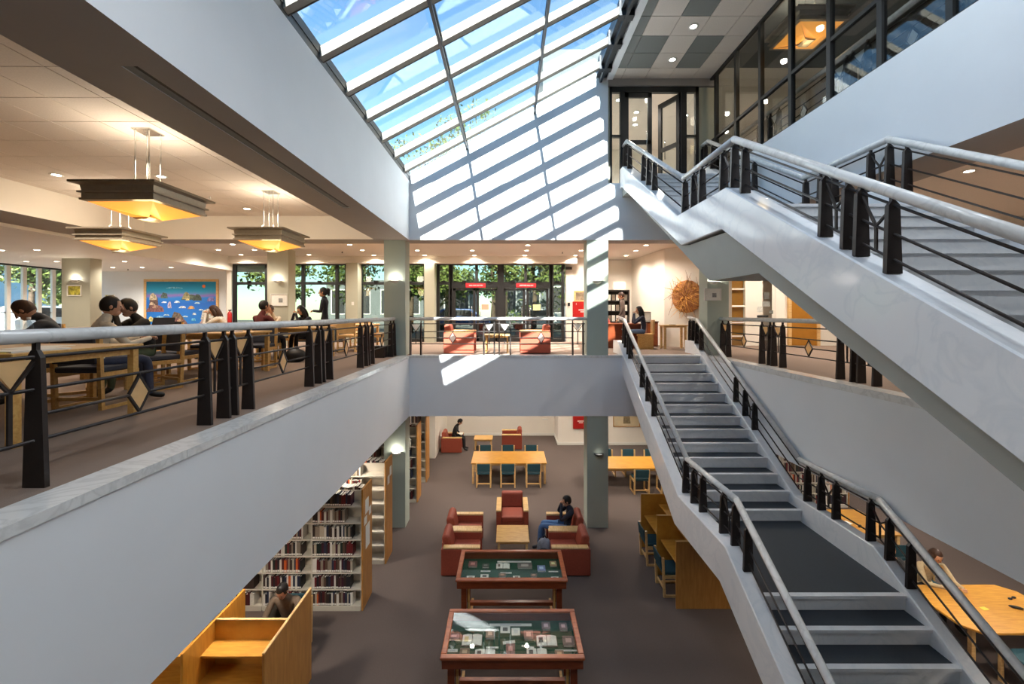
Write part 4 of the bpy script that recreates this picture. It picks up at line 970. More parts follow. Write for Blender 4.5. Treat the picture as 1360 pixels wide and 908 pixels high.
# ================================================================ THINGS ON WALLS AND COLUMNS
def picture(name, label, cat, x, y, z, w, h, frame, art, border=.03, rz=0, deep=.025):
    """framed flat picture hanging on a wall that faces -y"""
    t = thing(name, label, cat, (x, y, z), rz); b = border
    part('frame', MB().box(-w/2, -deep, -h/2, -w/2+b, 0, h/2).box(w/2-b, -deep, -h/2, w/2, 0, h/2).box(-w/2+b, -deep, -h/2, w/2-b, 0, -h/2+b).box(-w/2+b, -deep, h/2-b, w/2-b, 0, h/2), M[frame], t)
    part('backing', MB().box(-w/2+b, -.008, -h/2+b, w/2-b, 0, h/2-b), art, t)
    return t
def box_at(u0, v0, u1, v1, d):
    a = P(u0, v0, d); b = P(u1, v1, d); return (a[0]+b[0])/2, (a[2]+b[2])/2, abs(b[0]-a[0]), abs(b[2]-a[2])
# blue sea mural
x, z, w, h = box_at(190, 370.5, 289.5, 434, 17.44)
def mural_mat():
    m, n, l, b = new_mat('mural_paint'); tc = n.new('ShaderNodeTexCoord'); sp = n.new('ShaderNodeSeparateXYZ'); l.new(tc.outputs['Generated'], sp.inputs[0])
    nz = n.new('ShaderNodeTexNoise'); nz.inputs['Scale'].default_value = 7; l.new(tc.outputs['Generated'], nz.inputs['Vector'])
    ad = n.new('ShaderNodeMath'); ad.operation = 'MULTIPLY_ADD'; ad.inputs[1].default_value = .09; l.new(nz.outputs[0], ad.inputs[0]); l.new(sp.outputs[2], ad.inputs[2])
    cr = n.new('ShaderNodeValToRGB'); e = cr.color_ramp.elements; e[0].position = 0; e[0].color = (*lin((.10, .45, .75)), 1); e[1].position = 1; e[1].color = (*lin((.08, .55, .72)), 1)
    for p, c in ((.55, (.10, .38, .72)), (.66, (.14, .48, .78)), (.715, (.55, .42, .70)), (.78, (.28, .55, .72)), (.84, (.12, .58, .74))):
        q = e.new(p); q.color = (*lin(c), 1)
    l.new(ad.outputs[0], cr.inputs[0]); l.new(cr.outputs[0], b.inputs['Base Color']); b.inputs['Roughness'].default_value = .6
    return m
mu = picture('mural', 'large blue painted seascape with rocky islands in a pale wooden frame', 'mural', x, 17.49, z, w, h, 'oakpale', mural_mat(), .10)
NBL = [0]
def blob(parent, name, u, v, wu, wv, c, n=9, seed=0, pointy=0):
    rg = random.Random(seed+int(u)); px, _, pz = P(u, v, 17.47); vs = []
    for i in range(n):
        a = math.pi*i/(n-1); rr = rg.uniform(.88, 1.06)
        vs.append((px+math.cos(a)*wu*.0312/2*rr, pz+max(0, math.sin(a))*wv*.0312*rr))
    part(name, MB().prism([(q[0]-mu.location.x, q[1]-mu.location.z) for q in vs][::-1], 'y', -.0105-.0007*NBL[0], -.0085), paint('mural_%s_%d' % (name, int(u)), c, .7, .35, 14), parent); NBL[0] += 1
for u, v, a, b_, c in [(204, 411, 14, 22, (.42, .33, .30)), (206, 414, 26, 9, (.50, .34, .34)), (203, 398, 10, 9, (.80, .74, .62)), (218, 396, 10, 8, (.35, .42, .40)), (254, 398, 28, 7, (.35, .40, .34)),
        (247, 397, 11, 9, (.62, .58, .42)), (262, 399, 12, 9, (.28, .32, .28)), (235, 430, 20, 17, (.42, .36, .30)), (236, 431, 26, 9, (.50, .36, .36)), (276, 424, 20, 15, (.86, .84, .76)), (277, 431, 26, 9, (.70, .58, .56)),
        (200, 427, 8, 7, (.85, .80, .50)), (212, 424, 14, 5, (.55, .75, .90)), (280, 400, 10, 6, (.55, .50, .72)), (254, 410, 9, 4, (.82, .60, .35)), (242, 409, 10, 3, (.85, .92, .95)), (225, 409, 5, 9, (.75, .72, .82)), (235, 402, 8, 3, (.8, .88, .94)),
        (218, 402, 7, 2, (.85, .9, .94)), (258, 418, 5, 3, (.8, .86, .92)), (257, 426, 6, 4, (.4, .7, .85)), (231, 383, 22, 2, (.45, .75, .85)), (202, 405, 7, 4, (.75, .66, .55)), (206, 409, 8, 4, (.66, .52, .45)), (249, 399, 5, 3, (.80, .76, .55)), (239, 427, 7, 4, (.70, .58, .45)), (272, 420, 6, 5, (.95, .94, .88)), (280, 422, 6, 5, (.90, .90, .84)), (267, 412, 6, 2, (.8, .9, .95)), (246, 421, 7, 2, (.75, .88, .95)), (221, 419, 8, 2, (.75, .88, .95)), (262, 403, 7, 2, (.75, .88, .95))]:
    blob(mu, 'painted_island' if b_ > 4 else 'painted_foam', u, v, a, b_, c)
part('painted_sun', MB().tube((P(270.5, 380, 17.47)[0]-mu.location.x, -.014, P(270.5, 380, 17.47)[2]-mu.location.z), (P(270.5, 380, 17.47)[0]-mu.location.x, -.008, P(270.5, 380, 17.47)[2]-mu.location.z), .07, n=12), paint('mural_sun', (.85, .45, .22), .7), mu)
def leafy(nm): return paint(nm, (.85, .80, .30), .6, .2, 9, c2=(.30, .28, .10))
x, z, w, h = box_at(89, 378.5, 108, 393, 13.28); picture('framed_picture', 'small yellow-green picture below the sconce on the far left column', 'picture', x, 13.298, z, w, h, 'paper', leafy('leaf_print'), .03)
x, z, w, h = box_at(139, 391, 152, 404, 17.48); picture('framed_picture', 'small yellow-green picture on the white wall, behind the man in beige', 'picture', x, 17.495, z, w, h, 'white', leafy('leaf_print_small'), .03)
def notice(x, z, w, h, y, label):
    t = picture('framed_notice', label, 'notice', x, y, z, w, h, 'white', M['paper'], .02)
    part('printed_picture', MB().box(-w*.02, -.012, -h*.22, w*.22, -.008, h*.12), paint('notice_print', (.60, .60, .58), .7, .2, 20), t)
x, z, w, h = box_at(359, 390, 381.5, 406, 13.38); notice(x, z, w, h, 13.398, 'white notice with a small grey drawing on the beige column')
x, z, w, h = box_at(935.5, 383, 958, 399, 10.40); notice(x, z, w, h, 10.418, 'white notice with a small grey drawing on the column right of the stairs')
x, z, w, h = box_at(762.5, 386, 781, 400.5, 15.48); picture('framed_picture', 'framed brown photograph above the red fire cabinet, left of the striped column', 'picture', x, 15.498, z, w, h, 'oakpale', paint('sepia_print', (.62, .55, .46), .6, .2, 6, c2=(.35, .30, .25)), .06)
def fire_cabinet(x, y, z, w, h, label):
    t = thing('fire_hose_cabinet', label, 'fire cabinet', (x, y, z))
    part('cabinet_body', MB().box(-w/2, -.06, -h/2, w/2, 0, h/2), M['red'], t, bevel=.006)
    part('door', MB().box(-w/2+.02, -.07, -h/2+.02, w/2-.02, -.06, h/2-.02), M['red'], t)
    part('lettering', MB().box(-w*.18, -.073, h*.00-.02, w*.30, -.07, h*.0+.02).box(-w*.08, -.073, -.085, w*.22, -.07, -.05).box(-w*.32, -.073, h*.3, -w*.29, -.07, h*.4), paint('white_lettering', (.95, .8, .78), .5), t)
x, z, w, h = box_at(760.5, 401.5, 784, 421.5, 15.48); fire_cabinet(x, 15.498, z, w, .62, 'red fire hose cabinet on the wall beside the entrance')
x, z, w, h = box_at(761, 548, 779, 569, 16.98); fire_cabinet(x, 16.998, z, w, h, 'red fire hose cabinet on the lower back wall beside the column')
x, z, w, h = box_at(814.5, 545, 850, 566.5, 16.98)
t = picture('framed_picture', 'wide framed drawing with a dark vertical figure on the lower back wall', 'picture', x, 16.998, z+.1, w, h+.2, 'endw', paint('cream_print', (.84, .78, .64), .6, .06, 3), .025)
part('printed_picture', MB().prism([(-.14, -.30), (.16, -.30), (.09, .30), (-.09, .30)], 'y', -.012, -.008), paint('figure_ink', (.56, .50, .38), .7, .2, 12), t)
# small wall fittings
single('wall_switch', MB().box(-.04, -.02, -.06, .04, 0, .06), M['white'], 'white wall switch on the narrow pier left of the sconce column', 'switch', (P(468.5, 403, 14.99)[0], 14.998, P(468.5, 403, 14.99)[2]))
single('door_phone', MB().box(-.04, -.04, -.06, .04, 0, .06), M['black'], 'small black intercom on the white wall right of the entrance', 'intercom', (P(755.5, 404, 15.48)[0], 15.498, P(755.5, 404, 15.48)[2]))
single('emergency_lamp', MB().box(-.12, -.10, -.04, .12, 0, .05), M['iron'], 'dark emergency lamp high on the wall right of the entrance', 'lamp', (P(755, 356.5, 15.48)[0], 15.498, P(755, 356.5, 15.48)[2]))
single('thermostat', MB().box(-.05, -.03, -.05, .05, 0, .05), M['white'], 'small white sensor on the white wall left of the mural', 'sensor', (P(181.5, 401, 17.48)[0], 17.498, P(181.5, 401, 17.48)[2]))
single('wall_vent', MB().box(-.12, -.02, -.03, .12, 0, .03), M['white'], 'small pale vent high on the lower back wall', 'vent', (P(724, 557, 18.26)[0], 18.298, P(724, 557, 18.26)[2]))
t = thing('fire_extinguisher', 'red fire extinguisher hanging beside the left end of the windows', 'fire extinguisher', (P(307, 421, 15.38)[0], 15.30, P(307, 421, 15.38)[2]-.3))
part('cylinder', MB().lathe([(.001, 0), (.07, .01), (.075, .04), (.075, .42), (.05, .48), (.02, .50), (.02, .53)], n=16), M['red'], t); part('valve', MB().box(-.04, -.02, .53, .05, .02, .57), M['black'], t)
for i, (u, v, z0) in enumerate(((19.7, 0, 0),)): pass
for i, (u, v, zc, lb) in enumerate(((454.5, 334, 3.1, 'small dark sprinkler in the lobby ceiling near the windows'), (747, 334.5, 3.1, 'small dark sprinkler in the lobby ceiling left of the striped column'), (170, 357, 2.78, 'small dark sprinkler in the low ceiling near the mural'), (279, 261, 3.42, 'sprinkler near the biggest pendant lamp'))):
    d = (zc-EYE)*F/(416-v)
    single('sprinkler', MB().lathe([(.001, -.05), (.03, -.045), (.012, -.03), (.012, 0)], n=10), M['iron'] if i < 3 else M['white'], lb, 'sprinkler', ((u-675.5)*d/F, d, zc))
# red strips over the entrance doors and papers on the glass
for i, (a, b) in enumerate(((618.5, 645), (685.5, 712))):
    xa, za, w, h = box_at(a, 376, b, 381.7, YW-.06)
    t = thing('door_sign', 'red strip sign over the %s pair of entrance doors' % ['left', 'right'][i], 'sign', (xa, YW-.055, za))
    part('sign_panel', MB().box(-w/2, -.015, -h/2, w/2, 0, h/2), M['redsign'], t)
    part('lettering', MB().box(-w*.34, -.018, -.022, -w*.16, -.015, .022).box(-w*.14, -.018, -.022, w*.02, -.015, .022).box(w*.04, -.018, -.022, w*.2, -.015, .022).box(w*.22, -.018, -.022, w*.36, -.015, .022), paint('pale_lettering', (.92, .62, .62), .5), t)
for u0, v0, u1, v1, c, lb in ((639.5, 404, 649, 411, (.85, .62, .52), 'pinkish paper taped to the second entrance door leaf'), (708, 404, 718, 412, (.85, .80, .60), 'cream paper taped to the rightmost entrance door leaf')):
    xa, za, w, h = box_at(u0, v0, u1, v1, YW-.02)
    single('paper_notice', MB().box(-w/2, -.003, -h/2, w/2, 0, h/2), paint('taped_paper', c, .7), lb, 'notice', (xa, YW-.008, za))
# straw artwork on the angled wall
ang = math.atan2(-1.5, 1.35)
t = thing('straw_artwork', 'round golden straw artwork with sticking-out twigs on the angled wall', 'artwork', (5.46, 12.83, 1.55), ang)
part('straw_disc', MB().ell((0, -.09, 0), (.48, .07, .50), nu=20), paint('golden_straw', (.80, .58, .38), .8, .15, 9, .6, c2=(.66, .42, .22)), t)
rg = random.Random(4); tw = MB()
for i in range(190):
    a = rg.uniform(0, 6.28); rr = rg.uniform(0, .46); a2 = a+rg.uniform(-1.4, 1.4); L = rg.uniform(.10, .42)
    p = Vector((math.cos(a)*rr, -.16+rg.uniform(-.03, .03), math.sin(a)*rr)); tw.tube(p, p+Vector((math.cos(a2)*L, rg.uniform(-.05, .04), math.sin(a2)*L)), .007, .003, n=4, mi=i % 2)
tw.tube((.02, -.14, .1), (.04, -.16, .66), .01, .006, n=5, mi=1).tube((-.3, -.14, .2), (-.66, -.16, .28), .009, .004, n=5, mi=1)
o = part('twigs', tw, [paint('straw_yellow', (.92, .70, .32), .7), paint('twig_brown', (.50, .30, .14), .8)], t); o['kind'] = 'stuff'
# right back corner of the middle storey
mk(table_proto(.72, .42, .70, 'oakpale', 'oakpale', name='console_table', leg=.06, apron=.04), 4.86, 12.45, 0, 'pale console table below the straw artwork')
single('pen', MB().tube((-.1, 0, .008), (.1, .02, .008), .008, n=6), M['black'], 'black pen lying on the pale console table', 'pen', (4.8, 12.35, .70))
t = thing('side_cabinet', 'brown wooden cabinet behind the seated visitor at the right', 'cabinet', (4.50, 13.4, 0))
part('cabinet_body', MB().box(-.17, -.22, 0, .17, .22, .76), M['cherry2'], t, bevel=.005); part('door', MB().box(-.15, -.235, .04, .15, -.22, .72), M['cherry'], t); part('top', MB().box(-.3, -.24, .76, .19, .24, .79), M['black'], t)
picture('photo_frame', 'small photo frame standing on the brown cabinet', 'picture', 4.40, 13.4, .95, .22, .28, 'iron', M['paper'], .015)
t = thing('display_rack', 'dark wire display rack full of leaflets by the back wall', 'rack', (4.0, 15.6, 0))
part('rack_frame', MB().box(-.42, -.2, 0, -.38, .2, 1.9).box(.38, -.2, 0, .42, .2, 1.9).box(-.4, -.2, 1.86, .4, .2, 1.9).box(-.4, .16, 0, .4, .2, 1.9), M['iron'], t)
for k in range(4):
    s = part('shelf', MB().box(-.38, -.2, .35+.38*k, .38, .16, .37+.38*k), M['iron'], t)
    for j in range(5): part('leaflet', MB().box(-.35+.15*j, -.1, .37+.38*k, -.24+.15*j, -.08, .37+.38*k+.22), [M['paper'], BM[6], BM[3]][(j+k) % 3], t)
single('picture_box', MB().box(-.22, -.02, 0, .22, .02, .3), M['paper'], 'pale board standing on top of the dark display rack', 'board', (4.1, 15.6, 1.9))
t = thing('service_desk', 'brown wooden desk just right of the striped column', 'desk', (3.35, 12.9, 0))
part('desktop', MB().box(-.6, -.35, .70, .6, .35, .74), M['cherry'], t); part('modesty_panel', MB().box(-.58, -.33, .0, .58, -.3, .70), M['cherry2'], t); part('side_panel', MB().box(-.6, -.33, 0, -.57, .33, .7), M['cherry2'], t); part('side_panel', MB().box(.57, -.33, 0, .6, .33, .7), M['cherry2'], t)
# notices on the white wall at the right
for i, (u0, v0, u1, v1, c) in enumerate(((1015, 388, 1022, 397, .35), (1013, 400, 1023, 407, .55), (1003, 407, 1013, 414.5, .85), (1022, 412, 1027, 416.5, .45), (1001, 418.5, 1021, 421.5, .15))):
    xa, za, w, h = box_at(u0, v0, u1, v1, 13.58)
    single('paper_notice', MB().box(-w/2, -.004, -h/2, w/2, 0, h/2), paint('notice_tone_%d' % i, (c, c, c*.96), .7, .15, 20), ['dark notice highest on the white wall left of the amber door', 'grey notice below the dark one near the amber door', 'white notice near the white pillar at the right back', 'small grey notice next to the amber door frame', 'black strip notice just above the right handrail'][i], 'notice', (xa, 13.598, za))
# ================================================================ OUTDOORS
def facade(name, x0, y0, x1, y1, h, mat, label, nw, wm='frame'):
    t = thing(name, label, 'building', ((x0+x1)/2, y0, -.05)); hw = (x1-x0)/2
    part('wall', MB().box(-hw, 0, 0, hw, y1-y0, h), M[mat], t)
    for i in range(nw):
        x = -hw+(i+.5)*2*hw/nw; w = 2*hw/nw*.3
        f_ = part('window', MB().box(x-w, -.06, h*.25, x+w, 0, h*.8), M['white'], t); link('pane', MB().box(x-w+.08, -.08, h*.25+.08, x+w-.08, -.06, h*.8-.08).mesh('pane', M[wm]), f_)
    return t
facade('building', -16, 37, -3, 40, 4.0, 'facade', 'low grey building beyond the left part of the entrance windows', 6)
facade('building', -1, 38, 14, 41, 4.4, 'facade', 'low grey building beyond the entrance doors', 7)
facade('building', 3.5, 43, 16, 50, 28, 'facade', 'tall pale building glimpsed through the top end of the skylight', 5)
t = facade('building', -16, 0, 16, 6, 5.2, 'facadeb', 'blue-grey building beyond the far left windows', 8, 'facadeb'); t.location = (-32, 14, -.05); t.rotation_euler = (0, 0, -h2-math.pi)
part('cornice', MB().box(-16, -.3, 1.3, 16, 0, 1.55), M['white'], t)
def tree(x, y, h, r, label, n=2600, pale=0, zc=None, z0=-.05):
    t = thing('tree', label, 'tree', (x, y, z0), group='trees outside the windows')
    rg = random.Random(int(x*7+y)); tr = MB().tube((0, 0, 0), (.1, 0, h*.5), .16, .10).tube((.1, 0, h*.5), (-.2, .1, h*.85), .10, .03)
    for k in range(6):
        a = k*1.05; tr.tube((.1, 0, h*(.4+.06*k)), (.1+math.cos(a)*r*.6, math.sin(a)*r*.6, h*(.55+.06*k)), .05, .015, n=5)
    part('trunk', tr, M['bark'], t)
    m = MB(); cl = [(rg.gauss(0, .45)*r, rg.gauss(0, .45)*r, h*.66+rg.gauss(0, .40)*h*.36) for _ in range(34)]
    for i in range(n):
        c = cl[i % 34]; p = Vector((c[0]+rg.gauss(0, .2)*r, c[1]+rg.gauss(0, .2)*r, c[2]+rg.gauss(0, .14)*r)); s = rg.uniform(.07, .15)*max(1, r/2.2)
        a = Vector((rg.gauss(0, 1), rg.gauss(0, 1), rg.gauss(0, 1))).normalized(); b = a.orthogonal().normalized()
        m.add([p-a*s, p+b*s*.5, p+a*s, p-b*s*.5], [(0, 1, 2, 3)], i % 3 == 0 and 1 or 0)
    o = part('foliage', m, [M['leaf2' if pale else 'leaf'], M['leaf2']], t); o['kind'] = 'stuff'
    return t
for i, (x, y, h, r, p) in enumerate(((-12.0, 22.0, 5.2, 1.5, 1), (-8.4, 22.4, 5.4, 1.6, 0), (-5.4, 23.2, 5.0, 1.4, 0), (-3.2, 21.8, 4.8, 1.2, 1), (-.9, 23.6, 5.2, 1.3, 0), (1.3, 22.0, 5.2, 1.2, 1), (3.6, 24.0, 5.6, 1.4, 0))):
    tree(x, y, h, r, '%s tree from the left beyond the entrance windows' % ORD[i], pale=p)
tree(-23.6, 20.8, 5.2, 1.5, 'tree beyond the far left windows, left of the column')
tree(-24.6, 23.6, 6.0, 1.8, 'second tree beyond the far left windows', pale=1)
tree(-4.2, 29, 15.6, 2.8, 'tall tree whose crown shows through the lower end of the skylight', 5000, 1)
tree(-.2, 31.5, 15.6, 2.6, 'tall tree showing through the middle of the skylight end', 5000, 1)
def car(x, y, rz, col, label):
    t = thing('car', label, 'car', (x, y, -.05), rz)
    body = [(-2.0, .35), (2.0, .35), (2.05, .75), (1.3, .9), (.75, 1.38), (-1.0, 1.42), (-1.7, .95), (-2.05, .85)]
    part('body', MB().prism(body, 'y', -.82, .82), paint('car_paint_'+label[:5], col, .3), t, bevel=.08, seg=2)
    part('side_window', MB().prism([(-1.35, .93), (1.05, .93), (.68, 1.3), (-.95, 1.34)], 'y', -.84, .84), M['black'], t)
    for s in (-1.25, 1.25):
        for q in (-.8, .62): part('wheel', MB().tube((s, q, .32), (s, q+.18, .32), .32, n=18), M['black'], t)
    return t
car(-20.9, 19.1, h2, (.9, .9, .9), 'white car outside the far left windows'); car(-3.2, 28.0, 0, (.20, .32, .55), 'blue car outside beyond the entrance doors'); car(1.9, 28.2, .1, (.85, .85, .85), 'pale car outside beyond the right entrance door')
# ================================================================ PEOPLE
def nrm(v): return Vector(v).normalized()
def person(label, loc, rz, J, cols, hair='short', hairmat='hair', female=False, head_dir=(0, 1, -.1), k=1.0):
    """J: joint dict in the person's frame (faces +y). One continuous skinned body; materials by nearest bone."""
    t = thing('person', label, 'person', loc, rz)
    V = []; E = []; Rr = []; B = []
    def v(p, r): V.append(Vector(p)*k); Rr.append(r*k); return len(V)-1
    sw = .9 if female else 1.0
    pel = v(J['pelvis'], .135*sw); P0, C0 = Vector(J['pelvis']), Vector(J['chest'])
    mid = v(P0.lerp(C0, .5)+Vector((0, -.01, 0)), .12*sw); ch = v(C0, .135*sw); N0 = Vector(J['neck']); nb_ = v(N0, .06); H0 = Vector(J['head'])
    hd = nrm(head_dir); hb = v(H0-Vector((0, 0, .085))-hd*.01, .062)
    def e(a, b, tagn): E.append((a, b)); B.append((V[a], V[b], tagn))
    e(pel, mid, 'top'); e(mid, ch, 'top'); e(ch, nb_, 'top'); e(nb_, hb, 'skin')
    for s, S in ((-1, 'l'), (1, 'r')):
        sh = v(J['sh'+S], .062*sw); el = v(J['el'+S], .046*sw); wr = v(J['wr'+S], .031); hn = v(Vector(J['wr'+S])+(Vector(J['wr'+S])-Vector(J['el'+S])).normalized()*.06, .034)
        e(ch, sh, 'top'); e(sh, el, 'top' if cols.get('sleeve', 1) else 'skin'); e(el, wr, 'top' if cols.get('sleeve', 1) else 'skin'); e(wr, hn, 'skin')
        hp = v(J['hip'+S], .095); kn = v(J['kn'+S], .062); an = v(J['an'+S], .042); to = v(Vector(J['an'+S])+Vector(J.get('toe', (0, .15, -.045))), .036)
        e(pel, hp, 'leg'); e(hp, kn, 'leg'); e(kn, an, 'leg'); e(an, to, 'shoe')
    me = bpy.data.meshes.new('body'); me.from_pydata([tuple(a) for a in V], E, []); me.update()
    o = bpy.data.objects.new('body', me); COL.objects.link(o)
    sk = o.modifiers.new('skin', 'SKIN'); sk.use_smooth_shade = True; sk.branch_smoothing = .6
    for i, d in enumerate(me.skin_vertices[0].data): d.radius = (Rr[i], Rr[i]*(.74 if i in (0, 1, 2) else 1)); d.use_root = (i == 0)
    sb = o.modifiers.new('sub', 'SUBSURF'); sb.levels = 1; sb.render_levels = 1
    dg = bpy.context.evaluated_depsgraph_get(); nm = bpy.data.meshes.new_from_object(o.evaluated_get(dg)); bpy.data.objects.remove(o)
    bm = bmesh.new(); bm.from_mesh(nm)
    H = H0*k; hd_ = hd; side = hd_.cross(Vector((0, 0, 1))).normalized(); up = side.cross(hd_).normalized()
    rot = Matrix((side, hd_, up)).transposed()
    hm = MB()
    hm.ell(H, (.072*k, .092*k, .110*k), nu=16, nv=12, rot=rot)
    def hp_(x, y, z): return H+rot @ Vector((x*k, y*k, z*k))
    hm.ell(hp_(0, .050, -.070), (.040*k, .043*k, .042*k), nu=10, nv=6, rot=rot)      # jaw
    hm.add([hp_(-.014, .094, -.028), hp_(.014, .094, -.028), hp_(0, .122, -.026), hp_(0, .092, .028), hp_(0, .088, -.036)], [(0, 2, 3), (2, 1, 3), (0, 4, 2), (4, 1, 2)], 0, True)   # nose
    for s in (-1, 1): hm.ell(hp_(s*.072, .0, -.012), (.010*k, .018*k, .026*k), nu=8, nv=5, rot=rot)   # ears
    for s, S in ((-1, 'l'), (1, 'r')):       # hands: palm, four fingers of unequal length, thumb from the side of the palm
        w_ = Vector(J['wr'+S])*k; d = (Vector(J['wr'+S])-Vector(J['el'+S])).normalized(); x_ = d.cross(Vector((0, 0, 1))); x_ = x_.normalized() if x_.length > .1 else Vector((1, 0, 0)); dn = Vector((0, 0, -1))
        for q, L in enumerate((.062, .074, .070, .052)):
            b0 = w_+d*.075*k+x_*(-.027+.018*q)*k; b1 = b0+(d*.7+dn*.25).normalized()*L*.55*k; b2 = b1+(d*.4+dn*.8).normalized()*L*.45*k
            hm.tube(b0, b1, .0095*k, .0085*k, n=6).tube(b1, b2, .0085*k, .007*k, n=6)
        b0 = w_+d*.03*k-x_*s*.03*k; b1 = b0+(d*.6-x_*s*.7).normalized()*.035*k; hm.tube(b0, b1, .011*k, .010*k, n=6).tube(b1, b1+(d+dn*.2).normalized()*.028*k, .010*k, .008*k, n=6)
    tmp = hm.mesh('tmp', M['skin']); n0 = len(bm.faces); bm.from_mesh(tmp); bm.faces.ensure_lookup_table()
    mats = {'skin': 0, 'top': 1, 'leg': 2, 'shoe': 3}
    for i, f in enumerate(bm.faces):
        f.smooth = True
        if i >= n0: f.material_index = 0; continue
        c = f.calc_center_median(); best = None
        for a, b, tg in B:
            ab = b-a; s_ = max(0, min(1, (c-a).dot(ab)/ab.length_squared)); dd = (c-(a+ab*s_)).length-(.04 if tg == 'top' else 0)
            if best is None or dd < best[0]: best = (dd, tg)
        f.material_index = mats[best[1]]
    ids = [f.material_index for f in bm.faces]; bm.to_mesh(nm); bm.free(); nm.materials.clear()
    for m_ in (M['skin'], paint('top_cloth_'+label[:12], cols['top'], .8, .08, 30, .1), paint('leg_cloth_'+label[:12], cols['leg'], .8, .08, 30, .1), M['black'] if 'shoe' not in cols else paint('shoe_'+label[:12], cols['shoe'], .6)): nm.materials.append(m_)
    nm.polygons.foreach_set('material_index', ids); nm.name = 'body'; link('body', nm, t)
    # hair
    hr = MB(); r3 = (.079*k, .098*k, .113*k)
    vs0 = len(hr.v); hr.ell(hp_(0, -.012, .012), r3, nu=18, nv=12, rot=rot)
    keep = []
    fc = H
    for f_, mi, sm in zip(hr.f, hr.m, hr.sm):
        c = sum((Vector(hr.v[i]) for i in f_), Vector())/4; q = rot.transposed() @ (c-fc)
        if q.y/k > .045 and q.z/k < .055: continue
        if q.z/k < -.075 and hair == 'short': continue
        keep.append(f_)
    hr.f = keep; hr.m = [0]*len(keep); hr.sm = [True]*len(keep)
    if hair == 'long':
        hr.ell(hp_(0, -.065, -.09), (.095*k, .055*k, .17*k), nu=14, nv=10, rot=rot)
        for s in (-1, 1): hr.ell(hp_(s*.075, .0, -.10), (.028*k, .05*k, .14*k), nu=10, nv=8, rot=rot)
    if hair == 'bun': hr.ell(hp_(0, -.115, .04), (.05*k, .05*k, .05*k), nu=10, nv=8, rot=rot).ell(hp_(0, -.12, -.02), (.035*k, .035*k, .09*k), nu=10, nv=8, rot=rot)
    part('hair', hr, M[hairmat], t)
    for s in (-1, 1): part('eye', MB().ell(hp_(s*.028, .083, .004), (.011*k, .007*k, .007*k), nu=8, nv=5, rot=rot), M['black'], t)
    part('mouth', MB().ell(hp_(0, .088, -.060), (.022*k, .006*k, .006*k), nu=8, nv=5, rot=rot), paint('lips', (.62, .34, .30), .5), t)
    return t
def sit(lean=.0, hands='table', headdrop=0, feet=.28, sh=.19, knees=0, ph=.50):
    y = lean
    J = dict(pelvis=(0, -.06, ph), chest=(0, -.04+y*.6, ph+.36), neck=(0, -.02+y*.9, ph+.52), head=(0, .03+y*1.15, ph+.66-headdrop))
    for s, S in ((-1, 'l'), (1, 'r')):
        J['sh'+S] = (s*sh, -.03+y*.75, ph+.44); J['hip'+S] = (s*.09, -.02, ph-.01); J['kn'+S] = (s*(.11+knees), .38, ph+.02); J['an'+S] = (s*.12, .38+feet*.1, .08)
        if hands == 'table': J['el'+S] = (s*.25, .12+y, ph+.20); J['wr'+S] = (s*.14, .33+y, ph+.26)
        elif hands == 'face': J['el'+S] = (s*.21, .20+y, ph+.24); J['wr'+S] = (s*.06, .17+y*1.2, ph+.50)
        elif hands == 'lap': J['el'+S] = (s*.25, .02+y*.5, ph+.20); J['wr'+S] = (s*.10, .22, ph+.14)
    return J
def stand(sh=.18, arms='fold'):
    J = dict(pelvis=(0, 0, .92), chest=(0, .0, 1.27), neck=(0, .01, 1.42), head=(0, .035, 1.555))
    for s, S in ((-1, 'l'), (1, 'r')):
        J['sh'+S] = (s*sh, 0, 1.36); J['hip'+S] = (s*.09, 0, .88); J['kn'+S] = (s*.10, .02, .48); J['an'+S] = (s*.11, -.02, .08)
        if arms == 'fold': J['el'+S] = (s*.23, .03, 1.08); J['wr'+S] = (s*.05, .22, 1.10)
        else: J['el'+S] = (s*.24, -.02, 1.08); J['wr'+S] = (s*.22, .12, .86)
    return J
Pi = math.pi
# middle storey, left
person('person bent over reading at the far left in a dark jacket', (-5.42, 5.15, 0), Pi*.75, sit(.26, 'table', .08), dict(top=(.22, .24, .27), leg=(.15, .16, .2)), hairmat='hairb', head_dir=(.25, .75, -.8))
person('man with dark hair in a beige shirt, seen from behind', (-4.62, 4.80, 0), -.55, sit(.04, 'table', .0), dict(top=(.88, .82, .72), leg=(.2, .22, .3)), head_dir=(.3, 1, -.15), k=.97)
person('person in a dark top beside the man in the beige shirt', (-4.95, 5.75, 0), Pi*.85, sit(.14, 'face', .04), dict(top=(.16, .15, .14), leg=(.3, .34, .24)), hairmat='hair', head_dir=(0, 1, -.5))
person('woman with long brown hair in a white top leaning on her hand', (-6.6, 9.8, 0), Pi*.62, sit(.16, 'face', .05), dict(top=(.90, .88, .84), leg=(.2, .2, .25)), 'long', 'hairb', True, head_dir=(0, 1, -.5))
person('man with a dark beard in a dark red shirt, back half turned', (-5.16, 8.86, 0), -.35, sit(.0, 'table', .0), dict(top=(.36, .12, .11), leg=(.10, .10, .12)), head_dir=(.25, 1, -.05), k=1.03)
person('person in a cream top facing the man in dark red', (-5.9, 10.58, 0), Pi, sit(.10, 'face', .03), dict(top=(.84, .76, .66), leg=(.2, .2, .25)), hairmat='hairb', head_dir=(0, 1, -.3), female=True)
person('woman with long dark hair in black, hand to her face', (-5.0, 10.58, 0), Pi*.8, sit(.16, 'face', .04), dict(top=(.10, .10, .13), leg=(.1, .1, .12)), 'long', 'hair', True, head_dir=(0, 1, -.5))
person('standing woman in a black jacket with tied-back dark hair', (-4.47, 10.25, 0), Pi*.55, stand(.17, 'fold'), dict(top=(.12, .13, .16), leg=(.10, .11, .14)), 'bun', 'hair', True, head_dir=(0, 1, -.1))
